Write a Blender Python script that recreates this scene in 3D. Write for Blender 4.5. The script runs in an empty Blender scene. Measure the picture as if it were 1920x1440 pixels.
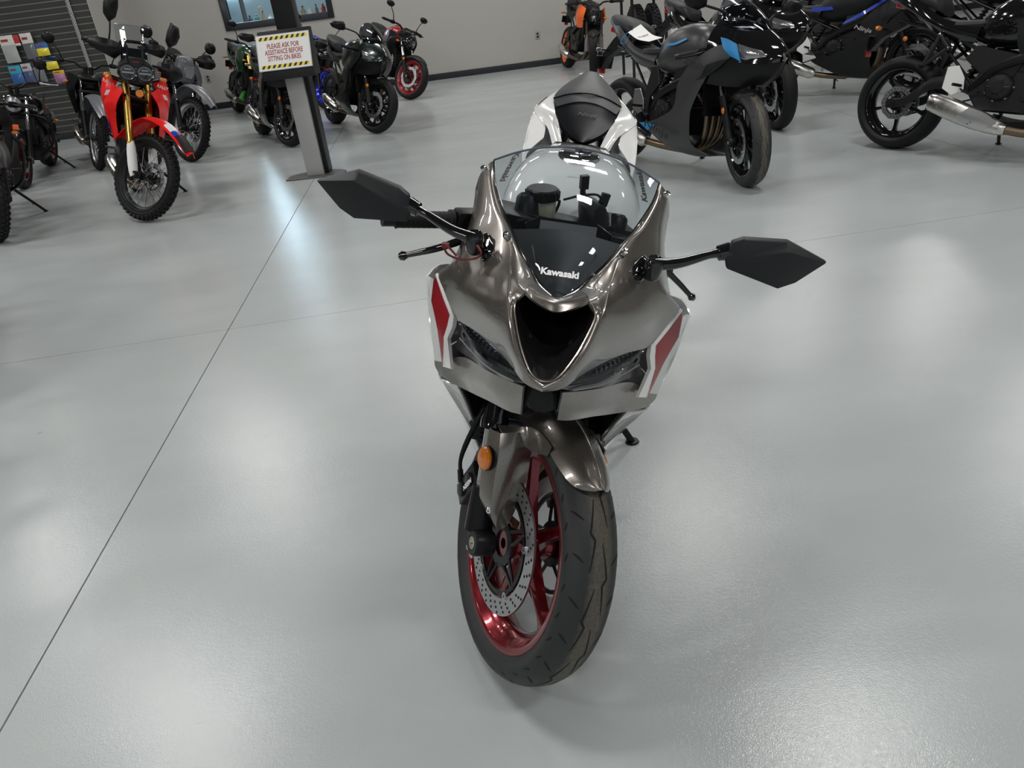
import bpy, bmesh, math, random
from mathutils import Vector, Matrix
random.seed(7)
V = Vector; PI = math.pi
sc = bpy.context.scene
COL = sc.collection

# ------------------------------------------------------------------ camera
def cam_basis(pitch, roll):
    p, r = math.radians(pitch), math.radians(roll)
    fw = V((0, math.cos(p), -math.sin(p))); rt = V((1, 0, 0)); up = rt.cross(fw)
    R = math.cos(r) * rt + math.sin(r) * up; U = -math.sin(r) * rt + math.cos(r) * up
    return R, U, -fw
R_, U_, B_ = cam_basis(28.003, -7.305)
cd = bpy.data.cameras.new('camera'); cam = bpy.data.objects.new('camera', cd); COL.objects.link(cam)
m = Matrix.Identity(4)
for i in range(3):
    m[i][0], m[i][1], m[i][2] = R_[i], U_[i], B_[i]
m[2][3] = 1.39446
cam.matrix_world = m
cd.sensor_width = 36; cd.lens = 1416.4 / 1920 * 36; cd.clip_end = 200
sc.camera = cam

# ------------------------------------------------------------------ light
w = bpy.data.worlds.new('world'); sc.world = w; w.use_nodes = True
w.node_tree.nodes['Background'].inputs[0].default_value = (0.86, 0.95, 1.0, 1)
w.node_tree.nodes['Background'].inputs[1].default_value = 0.55
sc.view_settings.view_transform = 'Standard'; sc.view_settings.look = 'None'
sc.view_settings.gamma = 1; sc.view_settings.exposure = -0.1
sc.view_settings.use_curve_mapping = False
CEIL = 4.6
# ceiling fixtures of the showroom and added wall washers (x, y, power factor)
LIGHTS = [(-6.5, 7.9, 1), (-3.65, 9.3, 1), (-3.4, 5.0, 1), (2.0, 7.0, 1), (2.3, 3.9, 1), (6.6, 7.6, .8), (-1.0, 11.6, .8), (6.5, 3.0, .7),
          (-7.2, 3.8, 1), (-1.0, 1.9, .9), (-4.6, .2, 1), (2.6, -.6, 1), (6.6, -1.5, 1), (-1.2, -3.0, 1), (-6.6, -3.2, 1), (3.0, 11.5, .8), (7.5, 12, .8), (-8, 11, .4), (-2.6, 12.6, .6), (1.4, 12.6, .6), (5.4, 12.6, .6)]  # last few, close to the back wall, are added to brighten it
for i, (x, y, k) in enumerate(LIGHTS):
    L = bpy.data.lights.new('ceiling_lamp_light', 'AREA'); L.shape = 'RECTANGLE'; L.size = 1.15; L.size_y = .42
    L.energy = 64 * k; L.color = (1.0, .982, .955)
    o = bpy.data.objects.new('ceiling_lamp_light', L); COL.objects.link(o); o.location = (x, y, CEIL - .115); o.rotation_euler = (0, 0, math.radians(2.7))

# ------------------------------------------------------------------ materials
MATS = {}
def mat(name, c=(.5, .5, .5), rough=.5, metal=0, coat=0, bump=0, bs=60, var=0, vs=8, emit=0, alpha=1, flake=0, spec=.5):
    if name in MATS: return MATS[name]
    M = bpy.data.materials.new(name); M.use_nodes = True; nt = M.node_tree; b = nt.nodes['Principled BSDF']
    b.inputs['Base Color'].default_value = (*c, 1); b.inputs['Roughness'].default_value = rough; b.inputs['Metallic'].default_value = metal
    b.inputs['Coat Weight'].default_value = coat; b.inputs['Coat Roughness'].default_value = .03
    b.inputs['Specular IOR Level'].default_value = spec; b.inputs['Alpha'].default_value = alpha
    if emit: b.inputs['Emission Color'].default_value = (*c, 1); b.inputs['Emission Strength'].default_value = emit
    if bump or var or flake:
        tc = nt.nodes.new('ShaderNodeTexCoord'); n = nt.nodes.new('ShaderNodeTexNoise'); nt.links.new(tc.outputs['Object'], n.inputs['Vector'])
        n.inputs['Scale'].default_value = bs if bump else vs
        if bump:
            bp = nt.nodes.new('ShaderNodeBump'); bp.inputs['Strength'].default_value = bump; bp.inputs['Distance'].default_value = .12 / bs if bs > 80 else .002
            nt.links.new(n.outputs['Fac'], bp.inputs['Height']); nt.links.new(bp.outputs['Normal'], b.inputs['Normal'])
        if var:
            n2 = nt.nodes.new('ShaderNodeTexNoise'); n2.inputs['Scale'].default_value = vs; n2.inputs['Detail'].default_value = 5
            nt.links.new(tc.outputs['Object'], n2.inputs['Vector'])
            mr = nt.nodes.new('ShaderNodeMapRange'); mr.inputs['From Min'].default_value = .3; mr.inputs['From Max'].default_value = .7
            mr.inputs['To Min'].default_value = max(.03, rough - var); mr.inputs['To Max'].default_value = rough + var
            nt.links.new(n2.outputs['Fac'], mr.inputs['Value']); nt.links.new(mr.outputs[0], b.inputs['Roughness'])
        if flake:
            n3 = nt.nodes.new('ShaderNodeTexVoronoi'); n3.inputs['Scale'].default_value = 1400
            nt.links.new(tc.outputs['Object'], n3.inputs['Vector'])
            mx = nt.nodes.new('ShaderNodeMix'); mx.data_type = 'RGBA'; mx.inputs['Factor'].default_value = 1; mx.blend_type = 'MULTIPLY'
            mr = nt.nodes.new('ShaderNodeMapRange'); mr.inputs['To Min'].default_value = 1 - flake; mr.inputs['To Max'].default_value = 1 + flake
            nt.links.new(n3.outputs['Color'], mr.inputs['Value']); mx.inputs['A'].default_value = (*c, 1)
            nt.links.new(mr.outputs[0], mx.inputs['B']); nt.links.new(mx.outputs['Result'], b.inputs['Base Color'])
    MATS[name] = M
    return M

def glass_mat(name, tint=(1, 1, 1), ior=1.45, rough=.0, amount=1.0):
    """thin clear plastic: see-through, with the mirror reflection of its surface"""
    if name in MATS: return MATS[name]
    M = bpy.data.materials.new(name); M.use_nodes = True; nt = M.node_tree; nt.nodes.clear()
    o = nt.nodes.new('ShaderNodeOutputMaterial'); t = nt.nodes.new('ShaderNodeBsdfTransparent'); g = nt.nodes.new('ShaderNodeBsdfGlossy')
    t.inputs[0].default_value = (*tint, 1); g.inputs['Roughness'].default_value = rough
    f = nt.nodes.new('ShaderNodeFresnel'); f.inputs[0].default_value = ior; mx = nt.nodes.new('ShaderNodeMixShader')
    mu = nt.nodes.new('ShaderNodeMath'); mu.operation = 'MULTIPLY'; mu.inputs[1].default_value = amount; mu.use_clamp = True
    ge = nt.nodes.new('ShaderNodeNewGeometry'); mi = nt.nodes.new('ShaderNodeMix'); mi.inputs['A'].default_value = ior; mi.inputs['B'].default_value = 1 / ior
    nt.links.new(ge.outputs['Backfacing'], mi.inputs['Factor']); nt.links.new(mi.outputs['Result'], f.inputs[0])   # thin sheet: same reflection from both sides
    nt.links.new(f.outputs[0], mu.inputs[0]); nt.links.new(mu.outputs[0], mx.inputs[0]); nt.links.new(t.outputs[0], mx.inputs[1]); nt.links.new(g.outputs[0], mx.inputs[2]); nt.links.new(mx.outputs[0], o.inputs[0])
    MATS[name] = M
    return M

K = dict(
    black=mat('black_plastic', (.006, .006, .0065), .38, bump=.12, bs=400, spec=.25),
    blackgl=mat('gloss_black_plastic', (.006, .006, .007), .08, coat=.5),
    dark=mat('dark_grey_plastic', (.012, .0125, .013), .45, bump=.2, bs=500, spec=.25),
    grey=mat('matte_grey_paint', (.055, .056, .057), .36, metal=.3),
    rubber=mat('rubber', (.009, .009, .0095), .6, bump=.2, bs=300, spec=.25),
    gun=mat('dark_gunmetal', (.04, .04, .042), .35, metal=.9),
    alu=mat('aluminium', (.55, .55, .56), .32, metal=1, bump=.05, bs=200),
    steel=mat('brushed_steel', (.62, .60, .57), .26, metal=1, var=.08, vs=14),
    chrome=mat('chrome', (.8, .8, .8), .06, metal=1),
    disc=mat('brake_disc_steel', (.52, .52, .53), .33, metal=1),
    gold=mat('gold_fork', (.62, .40, .10), .25, metal=1),
    orange=mat('orange_paint', (.85, .13, .01), .3, coat=.5),
    amber=mat('amber_lens', (.62, .17, .008), .15, coat=.6, bump=.5, bs=700),
    redlens=mat('red_lens', (.45, .01, .01), .15, coat=.5),
    clearlens=mat('clear_lens_reflector', (.34, .34, .36), .14, metal=.8, bump=.6, bs=120),
    white=mat('white_gloss_paint', (.80, .80, .79), .12, coat=1),
    wplastic=mat('white_plastic', (.75, .75, .74), .35),
    red=mat('red_gloss_paint', (.27, .006, .012), .25, coat=.25),
    rallyred=mat('rally_red_plastic', (.88, .010, .010), .3, coat=.4),
    rimred=mat('candy_red_rim', (.21, .006, .014), .22, metal=.6, coat=.7),
    blue=mat('blue_paint', (.012, .05, .42), .25, coat=.6),
    cyan=mat('sky_blue_paint', (.015, .24, .55), .4),
    green=mat('lime_green_paint', (.04, .42, .03), .25, coat=.6),
    rimblue=mat('blue_rim', (.01, .02, .45), .2, metal=.4, coat=.5),
    nardo=mat('nardo_grey_plastic', (.11, .115, .125), .35, coat=.2),
    seat=mat('black_seat_vinyl', (.012, .012, .013), .5, bump=.35, bs=900, spec=.3),
    seatd=mat('embossed_seat_vinyl', (.004, .0045, .007), .36, bump=.2, bs=900, spec=.12),
    engine=mat('engine_dark_cast', (.014, .014, .015), .42, metal=.4, bump=.2, bs=150),
    bronze=mat('bronze_exhaust', (.20, .15, .105), .38, metal=1),
    mirror=mat('mirror_glass', (.85, .87, .9), .02, metal=1),
    black_void=mat('black_mesh_interior', (.002, .002, .002), .8),
    paper=mat('white_paper', (.82, .82, .80), .6),
    ink=mat('black_print', (.01, .01, .01), .6),
    inkred=mat('dark_red_print', (.35, .03, .03), .6),
    inkwhite=mat('white_print', (.9, .9, .9), .5),
    yellow=mat('yellow_print', (.85, .66, .02), .5),
)

# ------------------------------------------------------------------ mesh helpers
def cr(p0, p1, p2, p3, t):
    return .5 * ((2 * p1) + (p2 - p0) * t + (2 * p0 - 5 * p1 + 4 * p2 - p3) * t * t + (3 * p1 - p0 - 3 * p2 + p3) * t ** 3)
def spline(pts, n, closed=False):
    pts = [V(p) for p in pts]; N = len(pts); out = []
    if N < 3 and not closed:
        return [pts[0].lerp(pts[-1], i / n) for i in range(n + 1)]
    segs = N if closed else N - 1
    for s in range(segs):
        if closed: a, b, c, d = pts[(s - 1) % N], pts[s], pts[(s + 1) % N], pts[(s + 2) % N]
        else:
            b, c = pts[s], pts[s + 1]; a = pts[s - 1] if s else b * 2 - c; d = pts[s + 2] if s + 2 < N else c * 2 - b
        for i in range(n): out.append(cr(a, b, c, d, i / n))
    if not closed: out.append(pts[-1])
    return out
def frame_to(d):
    d = V(d).normalized(); a = V((0, 0, 1)) if abs(d.z) < .9 else V((1, 0, 0))
    x = a.cross(d).normalized(); y = d.cross(x)
    return x, y, d

class MB:
    def __init__(s): s.v = []; s.f = []; s.flat = set()
    def add(s, vs, fs, flat=False):
        n = len(s.v); s.v += [V(p) for p in vs]
        for f in fs:
            if flat: s.flat.add(len(s.f))
            s.f.append([i + n for i in f])
        return s
    def box(s, c, size, R=None, taper=(1, 1), bev=0):
        c = V(c); a, b, h = size[0] / 2, size[1] / 2, size[2] / 2; vs = []
        for z, k in ((-h, (1, 1)), (h, taper)):
            for x, y in ((-a, -b), (a, -b), (a, b), (-a, b)): vs.append(V((x * k[0], y * k[1], z)))
        if R is not None: vs = [R @ p for p in vs]
        return s.add([p + c for p in vs], [(3, 2, 1, 0), (4, 5, 6, 7), (0, 1, 5, 4), (1, 2, 6, 5), (2, 3, 7, 6), (3, 0, 4, 7)], True)
    def tube(s, pts, r, n=8, closed=False, sm=0, flatk=1.0, caps=True, up=None):
        if sm: pts = spline(pts, sm, closed)
        pts = [V(p) for p in pts]; N = len(pts); rr = r if isinstance(r, (list, tuple)) else [r] * N
        if len(rr) != N: rr = [rr[min(len(rr) - 1, int(i * (len(rr) - 1) / max(1, N - 1)))] * (1 - (i * (len(rr) - 1) / max(1, N - 1)) % 1) + rr[min(len(rr) - 1, int(i * (len(rr) - 1) / max(1, N - 1)) + 1)] * ((i * (len(rr) - 1) / max(1, N - 1)) % 1) for i in range(N)]
        t0 = (pts[1] - pts[0]).normalized(); x = (V(up) - V(up).dot(t0) * t0).normalized() if up else frame_to(t0)[0]; vs = []
        for i, p in enumerate(pts):
            if closed: t = (pts[(i + 1) % N] - pts[i - 1]).normalized()
            else: t = (pts[min(N - 1, i + 1)] - pts[max(0, i - 1)]).normalized()
            x = (x - x.dot(t) * t); x = x.normalized() if x.length > 1e-6 else frame_to(t)[0]; y = t.cross(x)
            for k in range(n):
                a = 2 * PI * k / n; vs.append(p + rr[i] * (math.cos(a) * x * flatk + math.sin(a) * y))
        fs = []
        for i in range(N if closed else N - 1):
            j = (i + 1) % N
            for k in range(n): fs.append((i * n + k, i * n + (k + 1) % n, j * n + (k + 1) % n, j * n + k))
        s.add(vs, fs)
        if caps and not closed:
            b = len(s.v) - N * n; s.flat.add(len(s.f)); s.f.append([b + k for k in range(n)][::-1]); s.flat.add(len(s.f)); s.f.append([b + (N - 1) * n + k for k in range(n)])
        return s
    def lathe(s, prof, o=(0, 0, 0), axis=(0, 1, 0), n=32, a0=0, a1=2 * PI, xdir=None, close_prof=False):
        """prof: (radius, height along axis)"""
        o = V(o); x, y, d = frame_to(axis)
        if xdir: x = V(xdir).normalized(); y = V(axis).normalized().cross(x)
        full = abs(a1 - a0 - 2 * PI) < 1e-6; cnt = n if full else n + 1; P = len(prof); vs = []
        for i in range(cnt):
            a = a0 + (a1 - a0) * i / n
            for r, h in prof: vs.append(o + r * (math.cos(a) * x + math.sin(a) * y) + h * d)
        fs = []
        for i in range(n):
            j = (i + 1) % cnt
            for k in range(P if close_prof else P - 1):
                l = (k + 1) % P; fs.append((i * P + k, j * P + k, j * P + l, i * P + l))
        return s.add(vs, fs)
    def cyl(s, a, b, r, r2=None, n=16):
        return s.tube([a, b], [r, r if r2 is None else r2], n)
    def loft(s, rings, caps=True, sub=0):
        if sub:
            k = len(rings[0]); cols = [spline([r[i] for r in rings], sub) for i in range(k)]; rings = [[c[j] for c in cols] for j in range(len(cols[0]))]
        n = len(rings[0]); vs = [p for r in rings for p in r]; fs = []
        for i in range(len(rings) - 1):
            for k in range(n): fs.append((i * n + k, i * n + (k + 1) % n, (i + 1) * n + (k + 1) % n, (i + 1) * n + k))
        b = len(s.v); s.add(vs, fs)
        if caps:
            s.flat.add(len(s.f)); s.f.append([b + k for k in range(n)][::-1]); s.flat.add(len(s.f)); s.f.append([b + (len(rings) - 1) * n + k for k in range(n)])
        return s
    def prism(s, poly, y0, y1, ax='y', inset=0):
        """poly in xz (ax y), xy (ax z) or yz (ax x); inset shrinks the y1 face and the y0 face for a soft edge"""
        def P(a, b, h): return {'y': (a, h, b), 'z': (a, b, h), 'x': (h, a, b)}[ax]
        n = len(poly); cx = sum(p[0] for p in poly) / n; cy = sum(p[1] for p in poly) / n
        if inset:
            e = inset; d = (y1 - y0); q = []
            for p in poly:
                L = math.hypot(p[0] - cx, p[1] - cy) or 1; k = max(0, (L - e) / L); q.append((cx + (p[0] - cx) * k, cy + (p[1] - cy) * k))
            sg = 1 if d > 0 else -1; ee = min(e, abs(d) / 3)
            rings = [(q, y0), (poly, y0 + sg * ee), (poly, y1 - sg * ee), (q, y1)]
        else: rings = [(poly, y0), (poly, y1)]
        vs = [P(a, b, h) for pl, h in rings for a, b in pl]; fs = []
        for i in range(len(rings) - 1):
            for k in range(n): fs.append((i * n + k, i * n + (k + 1) % n, (i + 1) * n + (k + 1) % n, (i + 1) * n + k))
        fs.append([k for k in range(n)][::-1]); fs.append([(len(rings) - 1) * n + k for k in range(n)])
        return s.add(vs, fs, True)
    def surf(s, rows, sub=4, sub2=None, thick=0, smooth=True, mirror=False):
        """grid of control points, Catmull-Rom in both directions, optional thickness"""
        sub2 = sub2 or sub; rows = [[V(p) for p in r] for r in rows]
        if mirror: rows = [[V((p.x, -p.y, p.z)) for p in r[::-1]] for r in rows]
        if sub2 > 1: rows = [spline(r, sub2) for r in rows]
        if sub > 1:
            cols = [spline([r[i] for r in rows], sub) for i in range(len(rows[0]))]; rows = [[c[j] for c in cols] for j in range(len(cols[0]))]
        R, C = len(rows), len(rows[0]); vs = [p for r in rows for p in r]
        fs = [(i * C + j, i * C + j + 1, (i + 1) * C + j + 1, (i + 1) * C + j) for i in range(R - 1) for j in range(C - 1)]
        if thick:
            nr = [V((0, 0, 0)) for _ in vs]
            for f in fs:
                n_ = (vs[f[2]] - vs[f[0]]).cross(vs[f[3]] - vs[f[1]])
                for k in f: nr[k] += n_
            back = [p - (n_.normalized() * thick if n_.length > 0 else n_) for p, n_ in zip(vs, nr)]; B = len(vs); vs = vs + back
            fs2 = [tuple(B + k for k in f[::-1]) for f in fs]; ed = []
            for j in range(C - 1): ed.append((j + 1, j, B + j, B + j + 1)); a = (R - 1) * C + j; ed.append((a, a + 1, B + a + 1, B + a))
            for i in range(R - 1): ed.append((i * C, (i + 1) * C, B + (i + 1) * C, B + i * C)); a = i * C + C - 1; ed.append((a + C, a, B + a, B + a + C))
            b0 = len(s.f); s.add(vs, fs + fs2 + ed)
            for k in range(b0 + len(fs) * 2, len(s.f)): s.flat.add(k)
            return s
        return s.add(vs, fs)
    def mir(s):
        n = len(s.v); F = list(s.f); s.v += [V((p.x, -p.y, p.z)) for p in s.v]
        for i, f in enumerate(F):
            if i in s.flat: s.flat.add(len(s.f))
            s.f.append([k + n for k in f[::-1]])
        return s
    def xf(s, M): s.v = [M @ p for p in s.v]; return s
    def build(s, name, m, parent=None, mtx=None, bevel=0, sharp=40, **tags):
        me = bpy.data.meshes.new(name); me.from_pydata([tuple(p) for p in s.v], [], s.f); me.validate()
        me.materials.append(m if not isinstance(m, str) else K[m])
        bm = bmesh.new(); bm.from_mesh(me); bmesh.ops.remove_doubles(bm, verts=bm.verts, dist=1e-5)
        bmesh.ops.recalc_face_normals(bm, faces=bm.faces)
        if bevel:
            ed = [e for e in bm.edges if len(e.link_faces) == 2 and e.calc_face_angle(0) > .7]
            bmesh.ops.bevel(bm, geom=ed, offset=bevel, segments=2, profile=.6, affect='EDGES', clamp_overlap=True)
        bm.to_mesh(me); bm.free()
        me.shade_smooth(); me.set_sharp_from_angle(angle=math.radians(sharp))
        o = bpy.data.objects.new(name, me); COL.objects.link(o)
        if parent is not None: o.parent = parent
        if mtx is not None: o.matrix_local = mtx
        for k, t in tags.items(): o[k] = t
        return o

def empty(name, label, cat, mtx, group=None):
    o = bpy.data.objects.new(name, None); COL.objects.link(o); o.matrix_world = mtx; o.empty_display_size = .1
    o['label'] = label; o['category'] = cat
    if group: o['group'] = group
    return o

def rotm(M, loc=(0, 0, 0)): return Matrix.Translation(V(loc)) @ M.to_4x4()
def euler(x, y, z): 
    from mathutils import Euler
    return Euler((math.radians(x), math.radians(y), math.radians(z))).to_matrix()

def text_mb(txt, size, bold=0.0, shear=0, width=None, space=1.0):
    """flat lettering as geometry in the xy plane, centred"""
    cu = bpy.data.curves.new('t', 'FONT'); cu.body = txt; cu.size = size; cu.offset = bold; cu.shear = shear; cu.align_x = 'CENTER'; cu.align_y = 'CENTER'; cu.space_character = space; cu.resolution_u = 2
    o = bpy.data.objects.new('t', cu); COL.objects.link(o); bpy.context.view_layer.update()
    me = bpy.data.meshes.new_from_object(o.evaluated_get(bpy.context.evaluated_depsgraph_get()))
    mb = MB(); vs = [v.co.copy() for v in me.vertices]
    if vs:
        xs = [p.x for p in vs]; W = max(xs) - min(xs); k = (width / W) if width else 1; ys = [p.y for p in vs]; cy = (max(ys) + min(ys)) / 2; cx = (max(xs) + min(xs)) / 2
        vs = [V(((p.x - cx) * k, (p.y - cy), 0)) for p in vs]
    mb.add(vs, [list(p.vertices) for p in me.polygons])
    bpy.data.objects.remove(o); bpy.data.curves.remove(cu); bpy.data.meshes.remove(me)
    return mb
def place(mb, o, x, y, off=0.0, fn=None):
    """map flat lettering (x right, y up) onto the plane o + x*X + y*Y"""
    o, x, y = V(o), V(x).normalized(), V(y).normalized(); n = x.cross(y)
    mb.v = [o + p.x * x + p.y * y + n * off for p in mb.v]
    return mb
# ------------------------------------------------------------------ room
YAW = math.radians(2.7); GM = Matrix.Rotation(YAW, 4, 'Z')
def G(u, v, z=0): return GM @ V((u, v, z))
def slab_mat():
    M = bpy.data.materials.new('polished_epoxy_floor'); M.use_nodes = True; nt = M.node_tree; b = nt.nodes['Principled BSDF']
    tc = nt.nodes.new('ShaderNodeTexCoord'); L = nt.links.new
    def noise(s, d=3, r=.5, mp=None):
        n = nt.nodes.new('ShaderNodeTexNoise'); n.inputs['Scale'].default_value = s; n.inputs['Detail'].default_value = d; n.inputs['Roughness'].default_value = r
        if mp:
            q = nt.nodes.new('ShaderNodeMapping'); q.inputs['Scale'].default_value = mp; L(tc.outputs['Object'], q.inputs[0]); L(q.outputs[0], n.inputs['Vector'])
        else: L(tc.outputs['Object'], n.inputs['Vector'])
        return n
    def ramp(src, a, b_, c0, c1):
        r = nt.nodes.new('ShaderNodeMapRange'); r.inputs['From Min'].default_value = a; r.inputs['From Max'].default_value = b_
        r.inputs['To Min'].default_value = c0; r.inputs['To Max'].default_value = c1; L(src, r.inputs['Value']); return r
    big = noise(.9, 5, .55, (1, 2.2, 1)); scuff = noise(9, 6, .65, (1.6, 9, 1)); spot = noise(7, 2, .5)
    a = ramp(big.outputs['Fac'], .3, .7, .93, 1.04); s_ = ramp(scuff.outputs['Fac'], .66, .74, 1, .86); sp = ramp(spot.outputs['Fac'], .78, .80, 1, .72)
    m1 = nt.nodes.new('ShaderNodeMath'); m1.operation = 'MULTIPLY'; L(a.outputs[0], m1.inputs[0]); L(s_.outputs[0], m1.inputs[1])
    m2 = nt.nodes.new('ShaderNodeMath'); m2.operation = 'MULTIPLY'; L(m1.outputs[0], m2.inputs[0]); L(sp.outputs[0], m2.inputs[1])
    mx = nt.nodes.new('ShaderNodeMix'); mx.data_type = 'RGBA'; mx.blend_type = 'MULTIPLY'; mx.inputs['Factor'].default_value = 1
    mx.inputs['A'].default_value = (.435, .466, .466, 1); L(m2.outputs[0], mx.inputs['B']); L(mx.outputs['Result'], b.inputs['Base Color'])
    r = ramp(big.outputs['Fac'], .3, .7, .13, .18); L(r.outputs[0], b.inputs['Roughness'])
    fine = noise(330, 2, .5); f2 = noise(95, 2, .5); ad = nt.nodes.new('ShaderNodeMath'); ad.operation = 'MULTIPLY_ADD'; ad.inputs[1].default_value = .8
    L(f2.outputs['Fac'], ad.inputs[0]); L(fine.outputs['Fac'], ad.inputs[2])
    bp = nt.nodes.new('ShaderNodeBump'); bp.inputs['Strength'].default_value = .62; bp.inputs['Distance'].default_value = .0006
    L(ad.outputs[0], bp.inputs['Height']); L(bp.outputs[0], b.inputs['Normal']); b.inputs['Specular IOR Level'].default_value = .38
    return M
SLAB = slab_mat()
wallm = mat('grey_painted_wall', (.40, .388, .365), .75, bump=.12, bs=120)
darkj = mat('joint_filler', (.02, .021, .021), .8)
ceilm = mat('ceiling_paint', (.10, .10, .10), .9)
basem = mat('black_rubber_baseboard', (.010, .012, .016), .4)
slatm = mat('charcoal_slat_panel', (.036, .037, .034), .55, bump=.1, bs=40)
groove = mat('slatwall_groove_insert', (.24, .24, .22), .45, metal=.2)

def gbox(mb, u0, u1, v0, v1, z0, z1):
    mb.box(((u0 + u1) / 2, (v0 + v1) / 2, (z0 + z1) / 2), (u1 - u0, v1 - v0, z1 - z0))
f = MB(); gbox(f, -10.9, 13.1, -8.1, 15.2, -.06, -.008); fl = f.build('floor', darkj, None, GM, kind='structure')
us = [-10.86, -6.04, -1.22, 3.60, 8.42, 13.0]; g = .0026
for i in range(5):
    for j in range(2):
        u0, u1 = us[i] + g, us[i + 1] - g
        q = lambda u: 3.66 + .022 * (u + 1.22) + .0
        vs = []
        for z in (-.0078, 0):
            if j == 0: vs += [(u0, -8, z), (u1, -8, z), (u1, q(u1) - g * .55, z), (u0, q(u0) - g * .55, z)]
            else: vs += [(u0, q(u0) + g * .55, z), (u1, q(u1) + g * .55, z), (u1, 15.1, z), (u0, 15.1, z)]
        mb = MB(); mb.add(vs, [(3, 2, 1, 0), (4, 5, 6, 7), (0, 1, 5, 4), (1, 2, 6, 5), (2, 3, 7, 6), (3, 0, 4, 7)], True)
        mb.build('floor_slab', SLAB, fl)
WV = 14.17; H = 4.7
WU0, WU1, WZ0, WZ1 = -3.27, -1.48, 1.17, 2.75
mb = MB(); gbox(mb, -10.9, WU0 + .02, WV, WV + .14, 0, H); gbox(mb, WU1 - .02, 13, WV, WV + .14, 0, H)
gbox(mb, WU0 + .02, WU1 - .02, WV, WV + .14, 0, WZ0 + .02); gbox(mb, WU0 + .02, WU1 - .02, WV, WV + .14, WZ1 - .02, H)
mb.build('wall_back', wallm, None, GM, kind='structure')
mb = MB(); gbox(mb, -4.77, 13, WV - .016, WV, 0, .10); gbox(mb, -4.756, -4.742, 12.75 - .016, WV - .016, 0, .10); mb.build('baseboard_back', basem, None, GM, bevel=.003, kind='structure')
mb = MB(); gbox(mb, -10.9, -10.76, -8, WV, 0, H); mb.build('wall_left', wallm, None, GM, kind='structure')
mb = MB(); gbox(mb, 13.0, 13.12, -8, WV + .14, 0, H); mb.build('wall_right', wallm, None, GM, kind='structure')
mb = MB(); gbox(mb, -10.9, 13.12, -8, WV + .14, H, H + .1); mb.build('ceiling', ceilm, None, GM, kind='structure')
# bumped-out slatwall
SV = 12.75; SU1 = -4.77
mb = MB(); gbox(mb, -10.76, SU1, SV + .02, WV, 0, H); sw = mb.build('wall_slatted', groove, None, GM, kind='structure')
mb = MB(); gbox(mb, SU1, SU1 + .012, SV + .004, WV, 0, H); mb.build('trim_1', wallm, sw)
first = None; z = .115; P = .0832
for k in range(42):
    if first is None:
        mb = MB(); gbox(mb, -10.75, SU1 - .001, SV + .016, SV + .0205, 0, P - .013); o = mb.build('slat', slatm, sw); first = o
    else: o = first.copy(); COL.objects.link(o)
    o.parent = sw; o.location = (0, 0, z + k * P)
mb = MB(); gbox(mb, -10.75, SU1 + .012, SV - .016, SV, 0, .105); mb.build('baseboard_left', basem, None, GM, bevel=.003, kind='structure')
# perforated aluminium strip with slots
o = empty('upright_rail', 'perforated aluminium rail running up the dark slatted wall', 'rail', GM @ Matrix.Translation((-5.03, SV, .95)))
mb = MB(); mb.box((0, -.010, 1.3), (.05, .018, 2.6)); mb.build('rail_body', mat('galvanised_rail', (.50, .50, .48), .4, metal=.6, bump=.3, bs=90), o, bevel=.002)
mb = MB()
for k in range(72):
    for sx in (-.012, .012): mb.box((sx, -.0195, .03 + k * .036 + (sx > 0) * .018), (.008, .002, .016))
mb.build('slots', K['black_void'], o, kind='stuff')

# window to the next room
wn = MB(); e = .095
for a in ((WU0, WU0 + e, WZ0, WZ1), (WU1 - e, WU1, WZ0, WZ1), (WU0 + e, WU1 - e, WZ0, WZ0 + e), (WU0 + e, WU1 - e, WZ1 - e, WZ1)):
    gbox(wn, a[0], a[1], WV - .022, WV + .16, a[2], a[3])
win = wn.build('window_1', mat('black_window_frame', (.012, .014, .020), .35), None, GM, bevel=.004, kind='structure')
mb = MB(); gbox(mb, WU0 + e, WU1 - e, WV + .05, WV + .056, WZ0 + e, WZ1 - e); mb.build('pane', glass_mat('window_glass'), win)
mb = MB(); gbox(mb, -4.6, -.6, 16.6, 16.7, 0, 3.4); gbox(mb, -4.7, -4.6, WV + .15, 16.7, 0, 3.4); gbox(mb, -.6, -.5, WV + .15, 16.7, 0, 3.4); gbox(mb, -4.7, -.5, WV + .15, 16.7, 3.4, 3.5)
mb.build('wall_office', mat('office_wall', (.42, .52, .56), .6), None, GM, kind='structure')
mb = MB(); gbox(mb, -4.7, -.5, WV + .15, 16.7, -.02, 0); mb.build('floor_office', mat('office_floor', (.3, .3, .3), .5), None, GM, kind='structure')
mb = MB(); gbox(mb, -3.80, -3.20, 16.55, 16.59, 1.72, 3.1); mb.build('window_2', mat('daylit_office_window', (.62, .86, 1.0), .5, emit=13), None, GM, kind='structure')
L = bpy.data.lights.new('office_light', 'AREA'); L.size = .9; L.energy = 22; L.color = (.75, .92, 1); o = bpy.data.objects.new('office_light', L); COL.objects.link(o); o.location = G(-2.3, 15.6, 3.35)
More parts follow.
